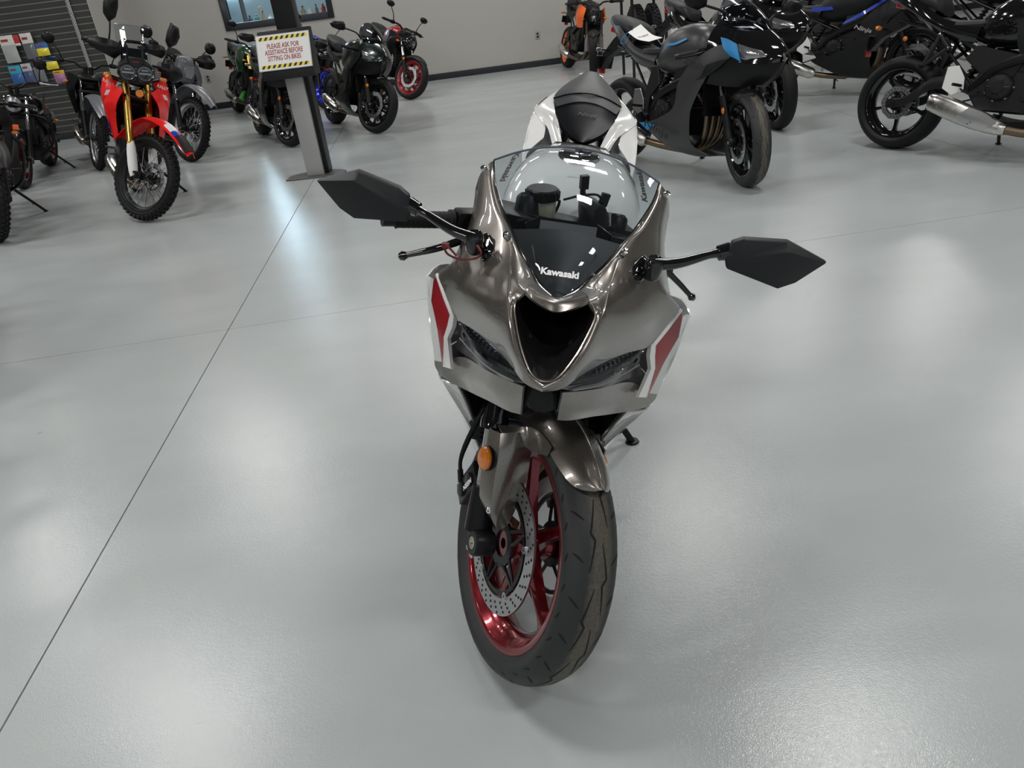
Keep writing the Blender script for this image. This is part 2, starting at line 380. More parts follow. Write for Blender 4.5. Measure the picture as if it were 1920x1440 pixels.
# shelves with goods behind the glass
sh = empty('office_shelf', 'white wall shelf of goods seen through the window', 'shelf', GM @ Matrix.Translation((-2.35, 15.3, 0)))
mb = MB(); mb.box((.1, 0, 1.20), (1.9, .34, .03)); mb.build('shelf_board', K['wplastic'], sh, bevel=.003)
mb = MB(); mb.box((.55, 0, 1.62), (.9, .30, .025)); mb.build('shelf_board', K['wplastic'], sh, bevel=.003)
mb = MB()
for x in (-.8, 0.057, 1.0): mb.box((x, 0, .80), (.018, .30, 1.62))
mb.build('shelf_bracket', K['gun'], sh)
rnd = random.Random(3); names = []
bc = [('dark_blue', (.03, .06, .16)), ('teal', (.05, .25, .28)), ('tan', (.35, .25, .12)), ('white', (.7, .72, .72)), ('brown', (.12, .06, .03)), ('red', (.4, .03, .03))]
for k in range(12):
    x = -3.06 + k * .118; nm, c = bc[k % 6]; h = rnd.uniform(.09, .2); r = rnd.uniform(.028, .045)
    z0 = 1.2155
    mb = MB(); mb.lathe([(0, 0), (r, 0), (r, h * .68), (r * .45, h * .82), (r * .4, h), (0, h)], (0, 0, 0), (0, 0, 1), 14)
    o = mb.build('bottle', mat('bottle_' + nm, c, .3), None, GM @ Matrix.Translation((x, 15.26, z0)))
    o['label'] = nm.replace('_', ' ') + ' bottle on the lower shelf behind the window glass, %s' % ('left half' if k < 6 else 'right half'); o['category'] = 'bottle'; o['group'] = 'bottles behind the window'
    mb = MB(); mb.cyl((0, 0, h), (0, 0, h + .02), r * .42, n=12); mb.build('cap', K['wplastic'] if k % 2 else K['black'], o)
ho = MB(); ho.tube([(0, 0, 0), (0, 0, .18), (.01, 0, .23), (.045, 0, .245), (.07, 0, .21), (.065, 0, .18)], .011, 8, sm=4)
o = ho.build('cane_hook', mat('tan_hook', (.55, .40, .22), .4), None, GM @ Matrix.Translation((-2.86, 15.18, 1.2155))); o['label'] = 'tan curved hook handle standing among bottles behind window'; o['category'] = 'hook'

# outlets
for u, z, lab in ((1.868, .50, 'small grey wall outlet right of the red-wheeled bike'), (-3.77, .50, 'metal wall outlet between the gold-forked bikes')):
    o = empty('wall_outlet', lab, 'outlet', GM @ Matrix.Translation((u, WV, z)))
    mb = MB(); mb.box((0, -.004, 0), (.075, .008, .12)); mb.build('cover_plate', mat('outlet_plate', (.30, .30, .29), .4), o, bevel=.002)
    for dz in (-.024, .024):
        mb = MB(); mb.box((0, -.009, dz), (.034, .004, .028)); mb.build('socket', K['dark'], o, bevel=.001)

# ceiling light fixtures
for i, (x, y, k) in enumerate(LIGHTS):  # the added wall washers get the same housings
    o = empty('ceiling_light', 'white rectangular high-bay light fixture under the ceiling', 'light', Matrix.Translation((x, y, CEIL)) @ GM, 'high-bay ceiling lights')
    mb = MB(); mb.box((0, 0, -.05), (1.25, .5, .10)); mb.build('housing', K['wplastic'], o, bevel=.008)
    mb = MB()
    for s_ in (-.4, .4): mb.cyl((s_, 0, 0), (s_, 0, .1), .008, n=6)
    mb.build('hanger', K['steel'], o)

# ---------------------------------------------------------------- sign pedestal
PM = Matrix.Translation((-1.545, 7.21, 0)) @ Matrix.Rotation(math.radians(-3), 4, 'Z')
pd = empty('kiosk_stand', 'grey and black display pedestal holding the assistance notice', 'stand', PM)
mb = MB(); mb.prism([(-.27, -.11), (-.20, -.13), (.20, -.13), (.27, -.11), (.27, .03), (.22, .10), (.10, .16), (-.10, .16), (-.22, .10), (-.27, .03)], 0, .012, 'z', .003); mb.build('base_plate', mat('base_plate_grey', (.12, .12, .115), .4, metal=.5), pd)
mb = MB(); mb.box((0, -.035, .47), (.155, .05, .915)); mb.build('front_panel', mat('pedestal_silver', (.40, .40, .39), .38, metal=.35), pd, bevel=.006)
mb = MB(); mb.box((.028, .075, 1.1), (.175, .16, 2.17)); mb.build('column', K['black'], pd, bevel=.008)
mb = MB(); mb.prism([(-.19, .865), (.02, .865), (.02, 1.24), (-.05, 1.24), (-.19, .93)], -.215, .235, 'x', .006); mb.v = [V((p.x, p.y - .02, p.z)) for p in mb.v]; mb.build('console_box', K['dark'], pd)
# notice in its holder, lying on the sloped console
A0 = V((0.0, -.21, .945)); X = V((1, 0, 0)); Y = V((0, .14, .31)).normalized(); Nn = X.cross(Y)
nt_ = empty('notice', 'white notice with red lettering and yellow-black striped borders', 'sign', PM)
SW, SH = .445, .285; c0 = A0 + Nn * .004 + Y * (SH / 2)
def nq(name, m, x0, x1, y0, y1, off, par=nt_, sk=0):
    mb = MB(); vs = [c0 + X * (x + sk * (y - y0)) + Y * y + Nn * o_ for o_ in (off - .0006, off) for x, y in ((x0, y0), (x1, y0), (x1, y1), (x0, y1))]
    mb.add(vs, [(3, 2, 1, 0), (4, 5, 6, 7), (0, 1, 5, 4), (1, 2, 6, 5), (2, 3, 7, 6), (3, 0, 4, 7)], True); return mb
nq('h', 0, -SW / 2 - .008, SW / 2 + .008, -SH / 2 - .006, SH / 2 + .006, .001).build('holder', mat('clear_acrylic', (.55, .60, .60), .15, coat=.5), nt_)
nq('p', 0, -SW / 2, SW / 2, -SH / 2, SH / 2, .0022).build('sheet', K['paper'], nt_)
for yy in (SH / 2 - .040, -SH / 2 + .012):
    nq('s', 0, -SW / 2 + .014, SW / 2 - .014, yy, yy + .027, .0030).build('yellow_band', K['yellow'], nt_)
    mb = MB()
    for k in range(9):
        x = -SW / 2 + .018 + k * .0455; q = nq('b', 0, x, x + .021, yy, yy + .027, .0038, sk=.55); mb.add(q.v, q.f, True)
    mb.build('black_stripes', K['ink'], nt_)
for k, (t, wd) in enumerate((('PLEASE ASK FOR', .275), ('ASSISTANCE BEFORE', .325), ('SITTING ON BIKES', .285))):
    mb = text_mb(t, .058, bold=.0009, width=wd); place(mb, c0 + Y * (.052 - .051 * k), X, Y, .0032)
    mb.build('lettering', K['inkred'], nt_)

# ---------------------------------------------------------------- goods on the slatwall
def pack(u, z, w_, h, c1, c2, split, lab, nm='hanging_pack', clear=False, tilt=0):
    o = empty(nm, lab, 'package', GM @ Matrix.Translation((u, SV - .07, z)) @ Matrix.Rotation(math.radians(tilt), 4, 'Y'))
    mb = MB(); mb.tube([(0, .075, -.012), (0, -.03, -.012), (0, -.04, .004)], .003, 6); mb.build('hook', K['chrome'], o)
    mb = MB(); mb.box((0, -.006, -h * split / 2), (w_, .010, h * split)); mb.build('header_card', mat('card_%d_%d_%d' % tuple(int(x * 99) for x in c1), c1, .5), o, bevel=.002)
    mb = MB(); r = [[(x * w_ / 2, -.012 - .022 * (1 - x * x) * math.sin(PI * min(1, max(0, t))), -h * split - t * h * (1 - split)) for x in (-1, -.5, 0, .5, 1)] for t in (0, .3, .6, 1)]
    mb.surf(r, 2, 2, thick=.004); mb.build('bag' if clear else 'printed_panel', mat('bag_%d_%d_%d' % tuple(int(x * 99) for x in c2), c2, .15 if clear else .35, coat=.5), o)
    mb = MB(); mb.box((-.15 * w_, -.0122, -h * split * .5), (w_ * .5, .001, h * split * .25)); mb.build('print', K['inkred'], o)
white, clr = (.72, .70, .66), (.42, .43, .42)
pack(-6.02, 1.50, .20, .36, white, clr, .36, 'clear bag with white header card hanging at the left edge of the slatted wall', clear=True)
pack(-5.88, 1.49, .075, .14, (.55, .03, .04), white, .8, 'narrow red card between the white-topped bags on the slatwall')
pack(-5.74, 1.50, .16, .34, white, (.13, .14, .15), .40, 'bag with white header card and dark contents left of the yellow packs', clear=True)
pack(-5.57, 1.345, .17, .165, (.03, .16, .50), (.80, .66, .03), .40, 'upper yellow and blue pack on the slatwall')
pack(-5.52, 1.160, .17, .17, (.03, .16, .50), (.80, .66, .03), .40, 'lower yellow and blue pack on the slatwall, above the purple one')
pack(-5.47, .965, .16, .17, (.70, .45, .03), (.35, .16, .33), .30, 'purple pack with orange top, lowest beside the cruiser mirror')
pack(-6.06, 1.10, .17, .24, (.03, .40, .58), (.03, .12, .38), .45, 'bright blue pack hanging above the cruiser headlight')
pack(-5.89, 1.11, .14, .26, (.50, .52, .55), (.06, .09, .20), .40, 'silver and navy pack between the bright blue pack and a dark bag')
pack(-5.73, 1.12, .15, .30, (.04, .05, .14), (.16, .17, .18), .25, 'dark bag with navy header beside the silver and navy pack', clear=True)

# ---------------------------------------------------------------- tyre rack, poster
def tyre_thing(u, v, z, R, w_, lab, hd=0):
    o = empty('display_tyre', lab, 'tyre', GM @ Matrix.Translation((u, v, z)) @ Matrix.Rotation(math.radians(hd), 4, 'Z'), 'tyres on the rack behind the grey sport bike')
    mb = MB(); prof = []
    for k in range(15):
        a = math.radians(-105 + k * 15); prof.append((R - w_ * .5 + w_ * .5 * math.cos(a), w_ * .5 * math.sin(a)))
    mb.lathe([(R * .62, prof[0][1] * .8)] + prof + [(R * .62, prof[-1][1] * .8)], (0, 0, 0), (0, 1, 0), 40, close_prof=True); mb.build('carcass', K['rubber'], o)
    mb = MB()
    for k in range(36):
        for s_ in (-1, 1):
            a = 2 * PI * (k + .5 * (s_ > 0)) / 36; M = Matrix.Rotation(-a, 3, 'Y')
            mb.box(M @ V((R, s_ * w_ * .16, 0)), (.016, w_ * .22, .028), R=M @ Matrix.Rotation(s_ * .4, 3, 'X'))
    mb.build('tread_blocks', K['rubber'], o, kind='stuff')
rk = empty('tyre_rack', 'black steel rack holding tyres behind the grey sport bike', 'rack', GM @ Matrix.Translation((2.93, 11.25, 0)))
mb = MB()
for x in (-.20, .26):
    for y in (-.3, .3): mb.cyl((x, y, 0), (x, y, 2.0), .02, n=8)
mb.build('post', K['gun'], rk)
mb = MB()
for z in (.25, 1.0, 1.75):
    for y in (-.16, .16): mb.cyl((-.2, y, z), (.26, y, z), .014, n=8)
mb.build('rail', K['gun'], rk)
tyre_thing(2.86, 11.25, .573, .325, .19, 'wider display tyre standing left on the rack', 90)
tyre_thing(3.08, 11.25, .573, .315, .15, 'narrower display tyre standing right on the rack', 90)
tyre_thing(2.86, 11.25, 1.323, .325, .19, 'display tyre on the upper rail of the rack', 90)
po = empty('poster_stand', 'white poster with black motorcycle pictures standing behind the grey sport bike', 'poster', GM @ Matrix.Translation((3.41, 10.95, 0)))
mb = MB(); mb.box((0, 0, .93), (.315, .006, .95)); mb.build('poster_sheet', K['paper'], po)
mb = MB(); mb.box((0, .05, .02), (.36, .30, .04)); mb.cyl((0, .012, .02), (0, .012, 1.4), .011); mb.build('stand_foot', K['gun'], po, bevel=.003)
def icon(cx, cz, s_, mb):
    for dx in (-.55, .55): mb.lathe([(.20 * s_, 0), (.33 * s_, 0), (.33 * s_, .001), (.20 * s_, .001)], (cx + dx * s_, -.0042, cz), (0, -1, 0), 18, close_prof=True)
    mb.prism([(cx + a * s_, cz + b * s_) for a, b in ((-.75, .5), (-.3, .35), (.1, .55), (.35, .85), (.5, .7), (.45, .35), (.2, -.1), (-.3, -.15), (-.4, .15))], -.0052, -.0042)
mb = MB()
for r in range(5):
    for c in (-1, 1): icon(.075 * c, .60 + r * .16, .055, mb)
mb.build('motorcycle_pictures', K['ink'], po, kind='stuff')
mb = MB()
for r in range(5):
    for c in (-1, 1):
        for q in range(2): mb.box((.075 * c - .01 + q * .004, -.0045, .665 + r * .16 + q * .008), (.07 - .02 * q, .001, .003))
mb.build('small_print', K['ink'], po)
# ------------------------------------------------------------------ motorcycle parts
def bike_matrix(fx, fy, hd, lean, wb):
    a = math.radians(hd); l = math.radians(lean)
    F = V((math.cos(a), math.sin(a), 0)); L = V((-math.sin(a), math.cos(a), 0)); Z = V((0, 0, 1))
    U = math.cos(l) * Z + math.sin(l) * L; L2 = math.cos(l) * L - math.sin(l) * Z; m = Matrix.Identity(4)
    for i in range(3): m[i][0], m[i][1], m[i][2] = F[i], L2[i], U[i]
    o = V((fx, fy, 0)) - F * wb / 2
    m[0][3], m[1][3], m[2][3] = o
    return m
def steer_matrix(xf, R, deg, rake=24, off=.035):
    r = math.radians(rake); ax = V((-math.sin(r), 0, math.cos(r))); fw = V((math.cos(r), 0, math.sin(r))); p = V((xf, 0, R)) - fw * off
    return Matrix.Translation(p) @ Matrix.Rotation(math.radians(deg), 4, ax) @ Matrix.Translation(-p)

def tyre_profile(R, w, n=17, sport=True, rr=.226, bead=None):
    """cross-section (radius, y) bead to bead: round crown, sidewalls closing in on the rim"""
    sh = R - w * (.32 if sport else .50); by = bead or w * .385; half = []
    for k in range(n):
        a = PI / 2 * k / (n - 1); half.append((sh + (R - sh) * math.cos(a) ** (1 if sport else .8), w / 2 * math.sin(a)))
    for t in (.35, .7, 1): half.append((sh + (rr + .010 - sh) * t, w / 2 + (by - w / 2) * t ** 1.15))
    return [(r, -y) for r, y in half[::-1]] + half[1:]
def make_wheel(root, name, mtx, R, w, rr, rimw, spokes, rimm, disc=.145, disc_sides=(1, -1), knob=False, wire=False, detail=1, tyremat=None, wave=False, sprocket=False):
    seg = 72 if detail > 1 else 48
    hw = rimw / 2; mb = MB()
    mb.lathe([(rr + .010, hw + .003), (rr - .002, hw + .003), (rr - .006, hw), (rr - .010, hw - .008), (rr - .020, hw - .016), (rr - .034, hw - .045 if hw > .05 else hw * .3), (rr - .036, 0), (rr - .034, -hw + .045 if hw > .05 else -hw * .3), (rr - .020, -hw + .016), (rr - .010, -hw + .008), (rr - .006, -hw), (rr - .002, -hw - .003), (rr + .010, -hw - .003), (rr - .006, -hw + .014), (rr - .018, 0), (rr - .006, hw - .014)], n=seg, close_prof=True)
    wo = mb.build(name, rimm, root, mtx)
    # tyre
    tp = tyre_profile(R if not knob else R - .010, w, 13, not knob, rr, hw + .002); inner = [(rr + .001, -w * .28), (rr + .001, w * .28)]
    mb = MB(); mb.lathe(tp + inner[::-1], n=seg, close_prof=True)
    ty = mb.build('tyre', tyremat or K['rubber'], wo, sharp=60)
    if knob:
        mb = MB(); N = 44
        for k in range(N):
            for j, (yy, tilt) in enumerate(((-.41, 38), (-.15, 8), (.15, -8), (.41, -38))):
                a = 2 * PI * (k + .5 * (j % 2)) / N; M = Matrix.Rotation(-a, 3, 'Y'); rad = R - .008 - (.018 if abs(yy) > .3 else 0)
                mb.box(M @ V((rad, yy * w, 0)), (.016, w * .19, .026), R=M @ Matrix.Rotation(math.radians(-tilt), 3, 'Z'))
        mb.build('knobs', K['rubber'], wo, kind='stuff')
    # hub
    mb = MB(); mb.lathe([(.012, -.06), (.03, -.06), (.036, -.045), (.03, -.02), (.03, .02), (.036, .045), (.03, .06), (.012, .06)], n=24); mb.build('hub', rimm if not wire else K['black'], wo)
    if wire:
        mb = MB()
        for k in range(32):
            s_ = 1 if k % 2 else -1; a = 2 * PI * k / 32; b = a + (.55 if (k // 2) % 2 else -.55)
            mb.tube([(.034 * math.cos(b), s_ * .038, .034 * math.sin(b)), ((rr - .03) * math.cos(a), s_ * .006, (rr - .03) * math.sin(a))], .0021, 5)
        mb.build('wire_spokes', K['chrome'], wo, kind='stuff')
    else:
        proto = None
        for k in range(spokes):
            if proto is None:
                rings = []
                for t, hwid, th in ((.026, .022, .030), (.07, .015, .026), (rr * .65, .011, .020), (rr - .045, .013, .022), (rr - .022, .020, .030)):
                    rings.append([V((t, th / 2, -hwid)), V((t, th / 2 + .003, 0)), V((t, th / 2, hwid)), V((t, -th / 2, hwid)), V((t, -th / 2 - .003, 0)), V((t, -th / 2, -hwid))])
                mb = MB(); mb.loft(rings, sub=3); o = mb.build('spoke', rimm, wo, bevel=0); proto = o
            else: o = proto.copy(); COL.objects.link(o); o.parent = wo
            o.matrix_local = Matrix.Rotation(2 * PI * k / spokes + .35, 4, 'Y')
    if disc:
        for s_ in disc_sides:
            yd = s_ * (.062 if not wire else .055); mb = MB(); n = 60
            if wave:
                ro = [disc * (1 + .028 * math.cos(10 * 2 * PI * i / n)) for i in range(n)]
                vs = []; fs = []
                for i in range(n):
                    a = 2 * PI * i / n
                    for r_, y_ in ((disc * .72 * (1 + .02 * math.cos(10 * a)), -.0022), (ro[i], -.0022), (ro[i], .0022), (disc * .72 * (1 + .02 * math.cos(10 * a)), .0022)): vs.append((r_ * math.cos(a), yd + y_, r_ * math.sin(a)))
                for i in range(n):
                    j = (i + 1) % n
                    for q in range(4): fs.append((i * 4 + q, j * 4 + q, j * 4 + (q + 1) % 4, i * 4 + (q + 1) % 4))
                mb.add(vs, fs, True)
            else: mb.lathe([(disc * .76, -.0024), (disc, -.0024), (disc, .0024), (disc * .76, .0024)], (0, yd, 0), n=64, close_prof=True)
            d = mb.build('brake_disc', K['disc'], wo, sharp=30)
            mb = MB(); yy = yd + s_ * .0026
            nh = 10 if detail > 1 else 8
            for k in range(nh * 3):
                a = 2 * PI * k / (nh * 3)
                for j in range(3 if detail > 1 else 2):
                    r_ = disc * (.82 + .062 * j + .02 * (k % 2)); aa = a + j * .05
                    c = V((r_ * math.cos(aa), yy, r_ * math.sin(aa))); mb.cyl(c - V((0, .0004, 0)), c + V((0, .0003, 0)), .0032, n=7)
            mb.build('drill_holes', K['black_void'], wo, kind='stuff')
            # carrier
            mb = MB(); mb.lathe([(.030, -.003), (.052, -.003), (.052, .003), (.030, .003)], (0, yd, 0), n=30, close_prof=True)
            for k in range(10):
                a = 2 * PI * k / 10; b = a + .28 * (1 if k % 2 else -1)
                mb.tube([(.048 * math.cos(a), yd, .048 * math.sin(a)), (disc * .73 * math.cos(b), yd, disc * .73 * math.sin(b))], .0045, 6)
            mb.lathe([(disc * .66, -.003), (disc * .72, -.003), (disc * .72, .003), (disc * .66, .003)], (0, yd, 0), n=40, close_prof=True)
            mb.build('disc_carrier', K['gun'], wo)
            mb = MB()
            for k in range(5 if detail > 1 else 6):
                a = 2 * PI * (k + .5) / (5 if detail > 1 else 6); c = V((disc * .735 * math.cos(a), yd, disc * .735 * math.sin(a)))
                mb.lathe([(.0035, 0), (.0085, 0), (.0085, .006), (.0035, .006), (.003, .002)], c, (0, s_, 0), 14)
            mb.build('disc_bobbins', K['alu'], wo, kind='stuff')
    if sprocket:
        mb = MB(); n = 90; vs = []; fs = []
        for i in range(n):
            a = 2 * PI * i / n; ro = .088 + (.006 if i % 2 else 0)
            for r_, y_ in ((.062, .07), (ro, .07), (ro, .076), (.062, .076)): vs.append((r_ * math.cos(a), y_, r_ * math.sin(a)))
        for i in range(n):
            j = (i + 1) % n
            for q in range(4): fs.append((i * 4 + q, j * 4 + q, j * 4 + (q + 1) % 4, i * 4 + (q + 1) % 4))
        mb.add(vs, fs, True)
        for k in range(5): mb.tube([(.03 * math.cos(k * 1.2566), .073, .03 * math.sin(k * 1.2566)), (.066 * math.cos(k * 1.2566), .073, .066 * math.sin(k * 1.2566))], .008, 6)
        mb.build('sprocket', K['alu'], wo)
    return wo

def add_fork(root, S, ax, rake=24, L=.60, ys=.105, kind='usd', lower=None, upper=None, rad=.022, guard=None):
    r = math.radians(rake); up = V((-math.sin(r), 0, math.cos(r))); fw = V((math.cos(r), 0, math.sin(r))); A = V(ax) - fw * .03
    lower = lower or K['chrome']; upper = upper or K['black']
    for s_ in (-1, 1):
        o = A + V((0, s_ * ys, 0)); mb = MB()
        if kind == 'usd': mb.tube([o + up * .25, o + up * .27, o + up * .28, o + up * L], [rad * 1.25, rad * 1.25, rad * 1.12, rad * 1.12], 20)
        else: mb.tube([o + up * .26, o + up * L], rad * .8, 16)
        lg = mb.build('fork_leg', upper, root, S)
        mb = MB()
        if kind == 'usd': mb.tube([o + up * .08, o + up * .26], rad * .78, 16)
        else: mb.tube([o + up * .02, o + up * .05, o + up * .30, o + up * .31], [rad * 1.0, rad * 1.15, rad * 1.15, rad * 1.25], 18)
        mb.build('slider', lower, lg)
        mb = MB(); c = V(ax) + V((0, s_ * ys, 0))
        mb.tube([o + up * .02, o + up * .12], [rad * 1.25, rad * 1.1], 14); mb.lathe([(0, -.024), (.026, -.024), (.029, -.018), (.029, .018), (.026, .024), (.013, .024), (.012, .016), (0, .016)], c, (0, s_, 0), 24)
        mb.build('axle_clamp', K['black'], lg); mb = MB(); mb.lathe([(0, .018), (.006, .018), (.008, .024), (.0135, .0245), (.016, .018)], c, (0, s_, 0), 20); mb.build('axle_nut', mat('zinc_nut', (.50, .50, .42), .3, metal=1), lg)
        if guard:
            mb = MB(); rows = []
            for t, wd in ((-.01, .028), (.06, .040), (.20, .038), (.27, .026)): rows.append([o + up * t + fw * (.034 * math.cos(a)) + V((0, 1, 0)) * (wd * math.sin(a)) for a in (-1.7, -.9, 0, .9, 1.7)])
            mb.surf(rows, 3, 3, thick=.003); mb.build('fork_guard', guard, lg)
    for t in (L - .02, L - .17):
        mb = MB(); mb.prism([(-.035, -ys - .025), (.02, -ys - .03), (.03, 0), (.02, ys + .03), (-.035, ys + .025), (-.06, 0)], -.013, .013, 'z', .003)
        mb.xf(Matrix.Translation(A + up * t) @ Matrix.Rotation(-r, 4, 'Y')); mb.build('triple_clamp', K['black'], root, S)
def add_caliper(root, S, ax, s_, rake=24, ang=150, rd=.145, ys=.09, m=None):
    a = math.radians(ang); c = V(ax) + V((math.cos(a) * rd * .93, s_ * ys * .72, math.sin(a) * rd * .93)); t = V((-math.sin(a), 0, math.cos(a))); n = V((math.cos(a), 0, math.sin(a))); mb = MB()
    M = Matrix((t, V((0, 1, 0)), n)).transposed()
    for q in (-.016, .026): mb.box(c + V((0, s_ * q, 0)), (.105, .022, .052), R=M)
    mb.box(c + n * .03 + V((0, s_ * .005, 0)), (.09, .05, .014), R=M)
    for k in (-.024, .024): mb.cyl(c + t * k + V((0, s_ * .03, 0)), c + t * k + V((0, s_ * .044, 0)), .017, n=16)
    mb.build('brake_caliper', m or K['gun'], root, S, bevel=.003)

def fender_front(root, S, ax, R, w, m, a0=15, a1=150, lift=.022):
    mb = MB(); rows = []
    for k in range(9):
        t = k / 8; a = math.radians(a0 + (a1 - a0) * t); e = math.sin(PI * min(1, t * 3.2) / 2) ** .6
        wd = w * .62 * e * (1 if t < .8 else 1 - (t - .8)); rr = R + lift
        rows.append([V(ax) + V((math.cos(a) * (rr - (1 - math.cos(q)) * w * .55), wd * math.sin(q) * 1.05, math.sin(a) * (rr - (1 - math.cos(q)) * w * .55))) for q in (-1.35, -.8, 0, .8, 1.35)])
    mb.surf(rows, 3, 3, thick=.004); mb.build('front_fender', m, root, S)

def add_engine(root, c=(0.06, 0, .40), s=1.0, cover=None, big=True):
    cx, _, cz = c; mb = MB()
    mb.prism([(cx - .24, cz - .06), (cx - .16, cz - .17), (cx + .12, cz - .18), (cx + .20, cz - .06), (cx + .16, cz + .07), (cx - .18, cz + .10)], -.15 * s, .15 * s, inset=.02)
    e = mb.build('engine_case', K['engine'], root, bevel=0)
    mb = MB(); mb.prism([(cx - .02, cz + .05), (cx + .17, cz - .02), (cx + .27, cz + .20), (cx + .20, cz + .30), (cx + .04, cz + .28)], -.145 * s, .145 * s, inset=.015); mb.build('cylinder_head', K['engine'], root)
    for s_, r1 in ((-1, .082), (1, .074)):
        mb = MB(); mb.lathe([(0, .048), (r1 * .45, .047), (r1 * .5, .040), (r1 * .85, .036), (r1, .022), (r1 * 1.05, 0)], (cx + (-.04 if s_ < 0 else .06), s_ * .145 * s, cz - .02), (0, s_, 0), 32)
        for k in range(6):
            a = k * PI / 3; mb.tube([(cx + (-.04 if s_ < 0 else .06) + r1 * .4 * math.cos(a), s_ * (.145 * s + .043), cz - .02 + r1 * .4 * math.sin(a)), (cx + (-.04 if s_ < 0 else .06) + r1 * .85 * math.cos(a), s_ * (.145 * s + .035), cz - .02 + r1 * .85 * math.sin(a))], .004, 6)
        o = mb.build('clutch_cover' if s_ < 0 else 'stator_cover', cover or K['engine'], root)
        mb = MB()
        for k in range(7):
            a = k * 2 * PI / 7; p = V((cx + (-.04 if s_ < 0 else .06) + r1 * 1.04 * math.cos(a), s_ * .148 * s, cz - .02 + r1 * 1.04 * math.sin(a))); mb.cyl(p, p + V((0, s_ * .012, 0)), .006, n=8)
        mb.build('cover_bolts', K['alu'], o, kind='stuff')
        mb = MB(); mb.lathe([(0, .02), (.03, .018), (.036, 0)], (cx + .12 if s_ < 0 else cx - .13, s_ * .15 * s, cz - .07), (0, s_, 0), 20); mb.build('small_cover', K['gun'], root)
    mb = MB(); 
    for k in range(9): mb.box((cx + .16 + .008 * k * .55, 0, cz + .04 + k * .022), (.14, .27 * s, .006), R=Matrix.Rotation(.35, 3, 'Y'))
    mb.build('cooling_fins', K['engine'], root, kind='stuff')

def add_radiator(root, x=.42, z0=.40, z1=.70, hw=.15, tilt=.15):
    mb = MB(); M = Matrix.Rotation(-tilt, 3, 'Y'); zc = (z0 + z1) / 2; mb.box((x, 0, zc), (.03, 2 * hw, z1 - z0), R=M)
    r = mb.build('radiator', K['black'], root, bevel=.004); mb = MB()
    for k in range(int((z1 - z0) / .012)): mb.box(V((x, 0, zc)) + M @ V((.017, 0, -(z1 - z0) / 2 + .008 + k * .012)), (.006, 2 * hw - .04, .003), R=M)
    mb.build('radiator_fins', K['gun'], r, kind='stuff')

def add_swingarm(root, xr, Rr, piv=(-.17, 0, .42), m=None, yw=.115):
    m = m or K['dark']
    mb = MB(); P = V(piv); A = V((xr, 0, Rr))
    for s_ in (-1, 1):
        y = s_ * yw; pts = [V((P.x + .02, s_ * .09, P.z)), V((P.x - .12, y, P.z + .03)), V(((P.x + A.x) / 2 - .02, y * 1.05, (P.z + A.z) / 2 + .075)), V((A.x + .10, y * 1.05, A.z + .020)), V((A.x - .03, y * 1.05, A.z))]
        rings = []; sp = spline(pts, 4)
        for i, p in enumerate(sp):
            t = i / (len(sp) - 1); h = .048 * (1 - t) + .026 * t; d = .019
            rings.append([p + V((0, a * d, b * h)) for a, b in ((-1, -.7), (-.6, -1), (.6, -1), (1, -.7), (1, .7), (.6, 1), (-.6, 1), (-1, .7))])
        mb.loft(rings); mb.lathe([(0, -.012), (.030, -.012), (.033, 0), (.030, .012), (.014, .013), (.013, .02), (0, .02)], A + V((0, s_ * (yw + .02), 0)), (0, s_, 0), 24)
    mb.box((P.x - .09, 0, P.z + .02), (.06, 2 * yw, .07)); mb.build('swingarm', m, root)
    mb = MB(); mb.tube([V((A.x, .075, A.z + .086)), V((P.x + .02, .085, P.z + .035))], .006, 6); mb.tube([V((A.x, .075, A.z - .086)), V((P.x + .02, .085, P.z - .035))], .006, 6); mb.build('chain', K['gun'], root)
    mb = MB(); mb.cyl((A.x, -yw - .035, A.z), (A.x, yw + .035, A.z), .011, n=12); mb.build('rear_axle', K['alu'], root)
    mb = MB(); h0, h1 = V((P.x + .0, 0, P.z + .26)), V((P.x - .14, 0, P.z + .02)); n = 9; pts = [h0.lerp(h1, k / (n * 8)) + V((math.cos(k * PI / 4) * .032, math.sin(k * PI / 4) * .032, 0)) for k in range(n * 8)]
    mb.tube(pts, .006, 6); mb.cyl(h0, h1, .018, n=12); mb.build('shock_absorber', K['gun'], root)

def add_pegs(root, x=-.22, z=.40, heel=True, y=.17, silver=True):
    for s_ in (-1, 1):
        mb = MB(); mb.prism([(x - .10, z - .02), (x - .03, z - .06), (x + .04, z - .03), (x + .03, z + .05), (x - .02, z + .12), (x - .09, z + .11)], s_ * (y - .02), s_ * (y - .012), inset=.002)
        mb.build('heel_guard', K['wplastic'] if silver == 2 else (K['alu'] if silver else K['dark']), root)
        mb = MB(); mb.tube([(x + .02, s_ * (y - .01), z), (x + .01, s_ * (y + .075), z + .008)], .010, 10); mb.build('footpeg', K['gun'], root)
        mb = MB(); mb.tube([(x + .02, s_ * (y - .012), z - .02), (x + .09, s_ * (y + .0), z - .05), (x + .15, s_ * (y + .01), z - .035), (x + .155, s_ * (y + .045), z - .035)], .006, 8, sm=3); mb.build('foot_lever', K['gun'], root)
def add_stand(root, lean, x=-.08, z=.28, y=.12, Lx=-.07, reach=.23):
    l = math.radians(lean); yt = y + reach; zt = yt * math.tan(l) + .006  # foot on the ground in the leaned frame
    mb = MB(); a, b = V((x, y, z)), V((x + Lx, yt, zt)); mb.tube([a, b], [.013, .011], 10); n = V((0, -math.sin(l), math.cos(l)))
    mb.lathe([(0, .004), (.020, .004), (.021, 0), (0, 0)], b, n, 16)
    mb.tube([a.lerp(b, .6), a.lerp(b, .6) + V((.03, .015, -.03))], .005, 6); mb.build('kickstand', K['black'], root)

